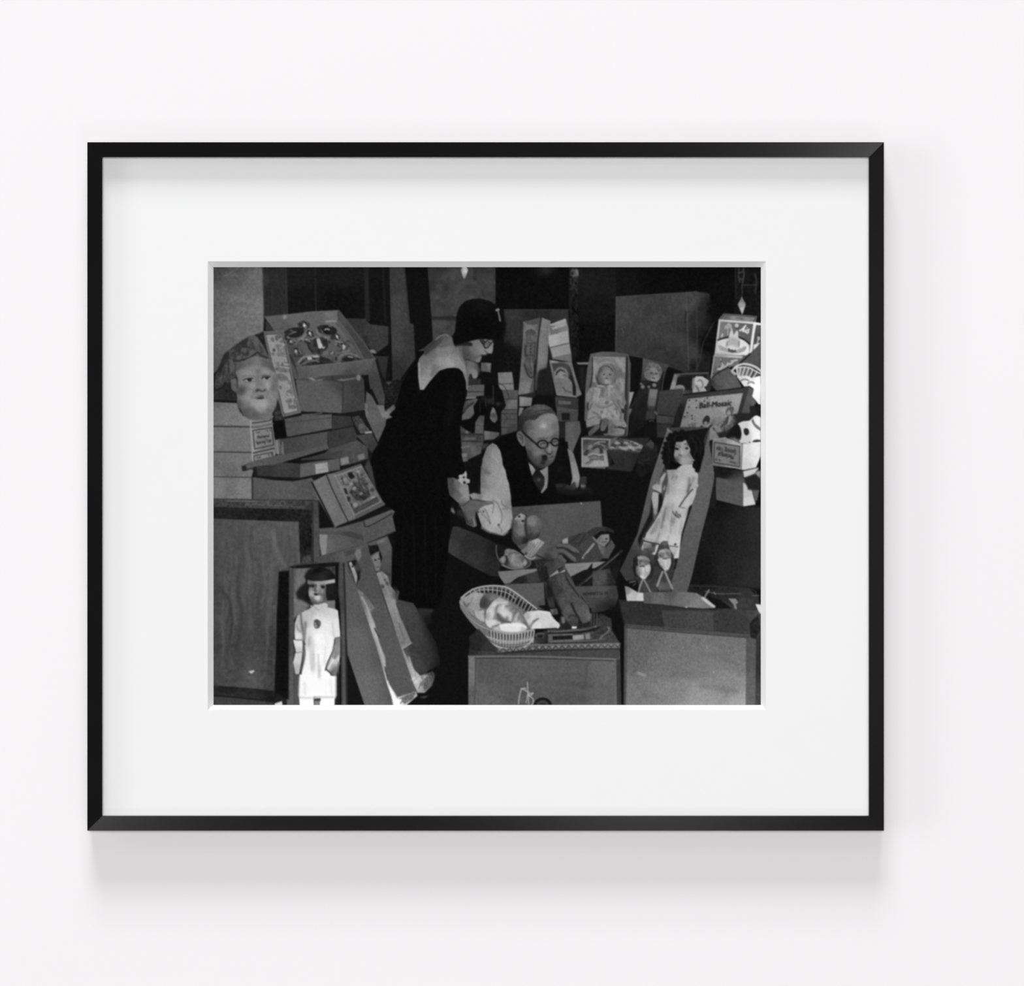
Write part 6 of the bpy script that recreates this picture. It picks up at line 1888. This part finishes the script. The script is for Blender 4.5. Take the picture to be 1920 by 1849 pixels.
for q, v_ in (('1490,1110 1600,1112 1720,1180', 92), ('1480,1170 1560,1185 1680,1290', 90), ('1470,1250 1530,1270 1575,1325', 86), ('1260,1160 1400,1110', 86)):
    L(q, 5, v_, soft=1.2, a=.7)
for q in ('1470,1150 1550,1148 1640,1195 1745,1222', '1490,1225 1550,1228 1620,1285 1690,1335', '1210,1240 1330,1300 1420,1310'):
    L(q, 2.4, 38, soft=.7)
B(1010, 860, 30, 60, 120, .5, clip=0)
B(1160, 820, 50, 40, 124, .5, clip=0)
L('1072,760 1062,860 1080,980', 4, 44, soft=1)
L('900,800 890,950 940,1080', 4, 46, soft=1.5, a=.7)
P('735,1010 800,972 850,925 895,885 890,1000 800,1050', 18, soft=1.2)
L('500,890 600,945 700,968 780,980 840,940', 2.4, 120, soft=1)
L('1310,300 1300,280', 1, 30)
V('MN')
L('1215,1140 1285,1085 1325,985', 2, 70, soft=.8)
L('1060,840 1113,868 1170,850', 1.6, 86, soft=.5)


def tidy_islands():
    """stray specks cut off from their own outline go to whatever surrounds them"""
    ids = IDS
    seen = np.zeros(ids.shape, bool)
    comps = {}
    flat = ids.ravel()
    sv = seen.ravel()
    for st in range(flat.size):
        if sv[st] or flat[st] == 0:
            continue
        v = flat[st]
        stack, out = [st], []
        sv[st] = True
        while stack:
            p = stack.pop()
            out.append(p)
            x = p % CW
            for q in (p - 1 if x else -1, p + 1 if x < CW - 1 else -1, p - CW, p + CW):
                if 0 <= q < flat.size and not sv[q] and flat[q] == v:
                    sv[q] = True
                    stack.append(q)
        comps.setdefault(int(v), []).append(out)
    for v, cs in comps.items():
        cs.sort(key=len)
        for c in cs[:-1]:
            a = np.array(c)
            nb = np.concatenate([a - 1, a + 1, a - CW, a + CW])
            nb = nb[(nb >= 0) & (nb < flat.size)]
            o = flat[nb]
            o = o[o != v]
            flat[a] = np.bincount(o).argmax() if len(o) else 0


tidy_islands()
PRINT_GAIN = .97
KEY, TOP, SIDE, AMB = 560, 730, 205, .06
SHEEN_WATTS = (3.4, 1.4, .7, 1.3)  # power of the added lights behind the rail sheens

# ---------------------------------------------------------------- the room
import bpy, bmesh
from mathutils import Vector

PX = 0.0003                      # metres per photograph pixel on the wall
CAM_D = 4.0                      # camera distance from the wall
Z0 = 1.5                         # height of the picture centre
scn = bpy.context.scene
COL = scn.collection


def at(px, py, d=0.0):
    """photograph pixel -> point at distance d in front of the wall"""
    k = (CAM_D - d) / CAM_D * PX
    return Vector(((px - 960) * k, -d, Z0 + (924.5 - py) * k))


def mat(name, color, rough=.6, spec=.3):
    m = bpy.data.materials.new(name)
    m.use_nodes = True
    b = m.node_tree.nodes['Principled BSDF']
    b.inputs['Base Color'].default_value = (*color, 1)
    b.inputs['Roughness'].default_value = rough
    b.inputs['Specular IOR Level'].default_value = spec
    return m, m.node_tree, b


def mottled(name, c1, c2, scale, rough, spec, bump=0.0, bscale=400):
    """base colour wandering between two close tones, with a fine surface bump"""
    m, nt, b = mat(name, c1, rough, spec)
    N, Lk = nt.nodes, nt.links
    tc = N.new('ShaderNodeTexCoord')
    nz = N.new('ShaderNodeTexNoise')
    nz.inputs['Scale'].default_value = scale
    nz.inputs['Detail'].default_value = 4
    mx = N.new('ShaderNodeMix')
    mx.data_type = 'RGBA'
    mx.inputs[6].default_value = (*c1, 1)
    mx.inputs[7].default_value = (*c2, 1)
    Lk.new(tc.outputs['Object'], nz.inputs['Vector'])
    Lk.new(nz.outputs['Fac'], mx.inputs[0])
    Lk.new(mx.outputs[2], b.inputs['Base Color'])
    if bump:
        n2 = N.new('ShaderNodeTexNoise')
        n2.inputs['Scale'].default_value = bscale
        n2.inputs['Detail'].default_value = 3
        bp = N.new('ShaderNodeBump')
        bp.inputs['Strength'].default_value = bump
        bp.inputs['Distance'].default_value = .0004
        Lk.new(tc.outputs['Object'], n2.inputs['Vector'])
        Lk.new(n2.outputs['Fac'], bp.inputs['Height'])
        Lk.new(bp.outputs['Normal'], b.inputs['Normal'])
    return m


WALL = mottled('wall_paint', (.905, .888, .900), (.915, .898, .910), 3, .9, .1, .05, 900)
LACQUER = mottled('black_lacquer', (.0055, .0055, .0055), (.0075, .0075, .0075), 30, .14, .42)
MATBOARD = mottled('mat_board_paper', (.880, .880, .880), (.886, .886, .886), 60, .95, .05, .05, 3000)
MATCORE = mottled('mat_board_core', (.86, .86, .86), (.87, .87, .87), 60, .95, .05)
KRAFT = mottled('backing_card', (.30, .22, .15), (.34, .25, .17), 80, .9, .1)
INK, nt_, b_ = mat('silver_gelatin_print', (.1, .1, .1), .55, .0)
at_ = nt_.nodes.new('ShaderNodeAttribute')
at_.attribute_name = 'ink_density'
nt_.links.new(at_.outputs['Fac'], b_.inputs['Base Color'])


def link(name, me, m, parent=None):
    me.materials.append(m)
    o = bpy.data.objects.new(name, me)
    COL.objects.link(o)
    if parent:
        o.parent = parent
    return o


def mesh_from(name, vs, fs):
    me = bpy.data.meshes.new(name)
    me.from_pydata([tuple(v) for v in vs], [], fs)
    me.validate()
    bm = bmesh.new()
    bm.from_mesh(me)
    bmesh.ops.recalc_face_normals(bm, faces=bm.faces)
    bm.to_mesh(me)
    bm.free()
    return me


# wall: a solid slab well past the frame of the photograph
vs = [(x, y, z) for x in (-2.2, 2.2) for y in (0, .12) for z in (0, 3.0)]
fs = [(0, 1, 3, 2), (4, 6, 7, 5), (0, 4, 5, 1), (2, 3, 7, 6), (0, 2, 6, 4), (1, 5, 7, 3)]
wall = link('wall_back', mesh_from('wall_back', vs, fs), WALL)
wall['kind'] = 'structure'
wall['label'] = 'plain off-white painted wall behind the picture'

# picture: everything that comes down with it hangs under one Empty at its foot
pic = bpy.data.objects.new('framed_picture', None)
COL.objects.link(pic)
pic['label'] = 'black-framed black-and-white photograph of a toy stockroom in a wide white mat on the wall'
pic['category'] = 'framed picture'
FRONT, LIP, BACK = .0200, .0178, .0045      # outer front edge, inner front edge, back of the moulding
MATF, PRINTD = .0095, .0065                 # face of the mat, face of the print
O0, O1 = (163.5, 266.5), (1657.5, 1558)
I0, I1 = (192, 295), (1629, 1530)


def corner(c0, c1, k, d):
    x = c0[0] if k in (0, 3) else c1[0]
    y = c0[1] if k in (0, 1) else c1[1]
    return at(x, y, d)


# four mitred rails, each its own piece: outer side, gently inward-sloping face, inner side, back
RAILS = (('top', 0, 1), ('right', 1, 2), ('bottom', 2, 3), ('left', 3, 0))
for side, a, b in RAILS:
    bm = bmesh.new()
    rings = []
    for k in (a, b):
        of = corner(O0, O1, k, FRONT)
        inf = corner(I0, I1, k, LIP)
        ob = Vector((of.x, -BACK, of.z))
        # rebate: the lip overhangs the mat, the back part of the rail is set back behind it
        ib = Vector((inf.x, -(MATF + .0003), inf.z))
        mid = of.lerp(inf, .5)
        out = (of - inf)
        out.y = 0
        ib2 = Vector((inf.x, 0, inf.z)) + out * .45
        ib2.y = -(MATF + .0003)
        ib3 = ib2.copy()
        ib3.y = -BACK
        e = out.normalized() * .0004
        of1 = of + Vector((0, .0004, 0))
        of2 = of - e
        in1 = inf + e
        in2 = inf + Vector((0, .0004, 0))
        rings.append([bm.verts.new(v) for v in (ob, of1, of2, in1, in2, ib, ib2, ib3)])
    n = len(rings[0])
    for i in range(n):
        bm.faces.new((rings[0][i], rings[0][(i + 1) % n], rings[1][(i + 1) % n], rings[1][i]))
    bm.faces.new(rings[0])
    bm.faces.new(rings[1][::-1])
    bmesh.ops.recalc_face_normals(bm, faces=bm.faces)
    me = bpy.data.meshes.new('frame_rail')
    bm.to_mesh(me)
    bm.free()
    o = link('frame_rail', me, LACQUER, pic)
    o['label'] = '%s rail of the mitred black frame' % side

# mat board with its window, and the bevelled cut edge as a part of the mat
M0, M1 = (180, 283), (1641, 1542)
W0, W1 = (389.5, 490), (1436, 1331.5)
P0, P1 = (400.3, 501.0), (1426.5, 1322)
vs, fs = [], []
for c0, c1, d in ((M0, M1, MATF), (W0, W1, MATF), (M0, M1, PRINTD + .0004)):
    vs += [corner(c0, c1, k, d) for k in range(4)]
for k in range(4):
    j = (k + 1) % 4
    fs += [(k, j, 4 + j, 4 + k), (k, 8 + k, 8 + j, j)]
mb = link('mat_board', mesh_from('mat_board', vs, fs), MATBOARD, pic)
mb['label'] = 'wide white mat board with a rectangular window'
vs = [corner(W0, W1, k, MATF) for k in range(4)] + [corner(P0, P1, k, PRINTD + .0001) for k in range(4)]
fs = [(k, (k + 1) % 4, 4 + (k + 1) % 4, 4 + k) for k in range(4)]
bev = link('mat_bevel', mesh_from('mat_bevel', vs, fs), MATCORE, mb)
bev['label'] = 'bevelled cut edge of the mat window'
# backing card behind the print
vs = [corner(M0, M1, k, PRINTD - .0004) for k in range(4)] + [corner(M0, M1, k, .0048) for k in range(4)]
fs = [(0, 1, 2, 3), (7, 6, 5, 4)] + [(k, 4 + k, 4 + (k + 1) % 4, (k + 1) % 4) for k in range(4)]
link('backing_board', mesh_from('backing_board', vs, fs), KRAFT, pic)

# the print: one flat sheet of ink tones, divided along the outlines of what it pictures
tone = blur(TONE, .85)
tone = tone + (noise(CH, CW, 1.7) + .7 * noise(CH, CW, 3.1)) * (1.2 + 2.3 * np.clip(tone / 140, 0, 1) * np.clip((300 - tone) / 170, 0, 1))
tone = np.clip(tone, 4, 252)
pad = np.pad(tone, 1, mode='edge')
vt = (pad[:-1, :-1] + pad[1:, :-1] + pad[:-1, 1:] + pad[1:, 1:]) / 4 / 255
vt = np.where(vt <= .04045, vt / 12.92, ((vt + .055) / 1.055) ** 2.4) * PRINT_GAIN
gy, gx = np.mgrid[0:CH + 1, 0:CW + 1]
k_ = (CAM_D - PRINTD) / CAM_D * PX
VX = (gx + CX - 960) * k_
VZ = Z0 + (924.5 - (gy + CY)) * k_


def sheet(name, sel, parent):
    ys, xs = np.nonzero(sel)
    W1_ = CW + 1
    a = ys * W1_ + xs
    quads = np.stack([a, a + W1_, a + W1_ + 1, a + 1], 1)
    uniq, inv = np.unique(quads, return_inverse=True)
    inv = inv.reshape(-1)
    nf = len(quads)
    me = bpy.data.meshes.new(name)
    me.vertices.add(len(uniq))
    co = np.empty((len(uniq), 3), np.float32)
    co[:, 0] = VX.ravel()[uniq]
    co[:, 1] = -PRINTD
    co[:, 2] = VZ.ravel()[uniq]
    me.vertices.foreach_set('co', co.ravel())
    me.loops.add(nf * 4)
    me.loops.foreach_set('vertex_index', inv.astype(np.int32))
    me.polygons.add(nf)
    me.polygons.foreach_set('loop_start', np.arange(0, nf * 4, 4, dtype=np.int32))
    me.update(calc_edges=True)
    at2 = me.attributes.new('ink_density', 'FLOAT', 'POINT')
    at2.data.foreach_set('value', vt.ravel()[uniq].astype(np.float32))
    return link(name, me, INK, parent)


base = sheet('photo_print', IDS == 0, pic)
base['label'] = 'black-and-white photographic print of two people among toys'
for i, (nm, lb) in enumerate(NAMES):
    if i and (IDS == i).sum() > 40:
        s = sheet(nm, IDS == i, base)
        if lb:
            s['label'] = lb

# put the Empty at the foot of the frame without moving its parts
foot = at(910, 1558, 0)
pic.location = (foot.x, -BACK, foot.z)
bpy.context.view_layer.update()
for o in pic.children:
    o.matrix_parent_inverse = pic.matrix_world.inverted()


# ---------------------------------------------------------------- light
def area(name, direction, dist, w, h, watts, color=(1, 1, 1)):
    l = bpy.data.lights.new(name, 'AREA')
    l.shape = 'RECTANGLE'
    l.size, l.size_y, l.energy, l.color = w, h, watts, color
    o = bpy.data.objects.new(name, l)
    COL.objects.link(o)
    d = Vector(direction).normalized()
    o.location = Vector((0, 0, Z0)) + d * dist
    o.rotation_euler = (-d).to_track_quat('-Z', 'Y').to_euler()
    return o


area('front_softbox', (-.01, -1, .03), 10.0, 1.5, 1.5, KEY)
area('ceiling_softbox', (-.12, -1, 2.05), 11.0, 4.0, 3.6, TOP)
area('side_window', (-1.7, -1, .05), 11.0, 3.6, 8.0, SIDE)
# small unseen lights, added only to lay soft sheens along the lacquered rails
area('sheen_light_top_rail', (.17, -.87, -.48), 3.0, .30, .30, SHEEN_WATTS[0])
area('sheen_light_bottom_left', (-.17, -.87, .48), 3.0, .16, .2, SHEEN_WATTS[1])
area('sheen_light_bottom_right', (.045, -.87, .48), 3.0, .16, .2, SHEEN_WATTS[2])
area('sheen_light_right_rail', (-.5, -.87, .0), 3.0, .2, .6, SHEEN_WATTS[3])
w = bpy.data.worlds.new('room_bounce')
scn.world = w
w.use_nodes = True
bg = w.node_tree.nodes['Background']
bg.inputs['Color'].default_value = (1, 1, 1, 1)
bg.inputs['Strength'].default_value = AMB

# ---------------------------------------------------------------- camera
cam = bpy.data.cameras.new('camera')
cam.sensor_width = 36
cam.lens = 36 * CAM_D / (1920 * PX)
cam.clip_end = 50
co = bpy.data.objects.new('camera', cam)
COL.objects.link(co)
co.location = (0, -CAM_D, Z0)
co.rotation_euler = (math.pi / 2, 0, 0)
scn.camera = co
vs_ = scn.view_settings
vs_.view_transform = 'Standard'
vs_.look = 'None'
vs_.exposure = 0
vs_.gamma = 1
vs_.use_curve_mapping = False
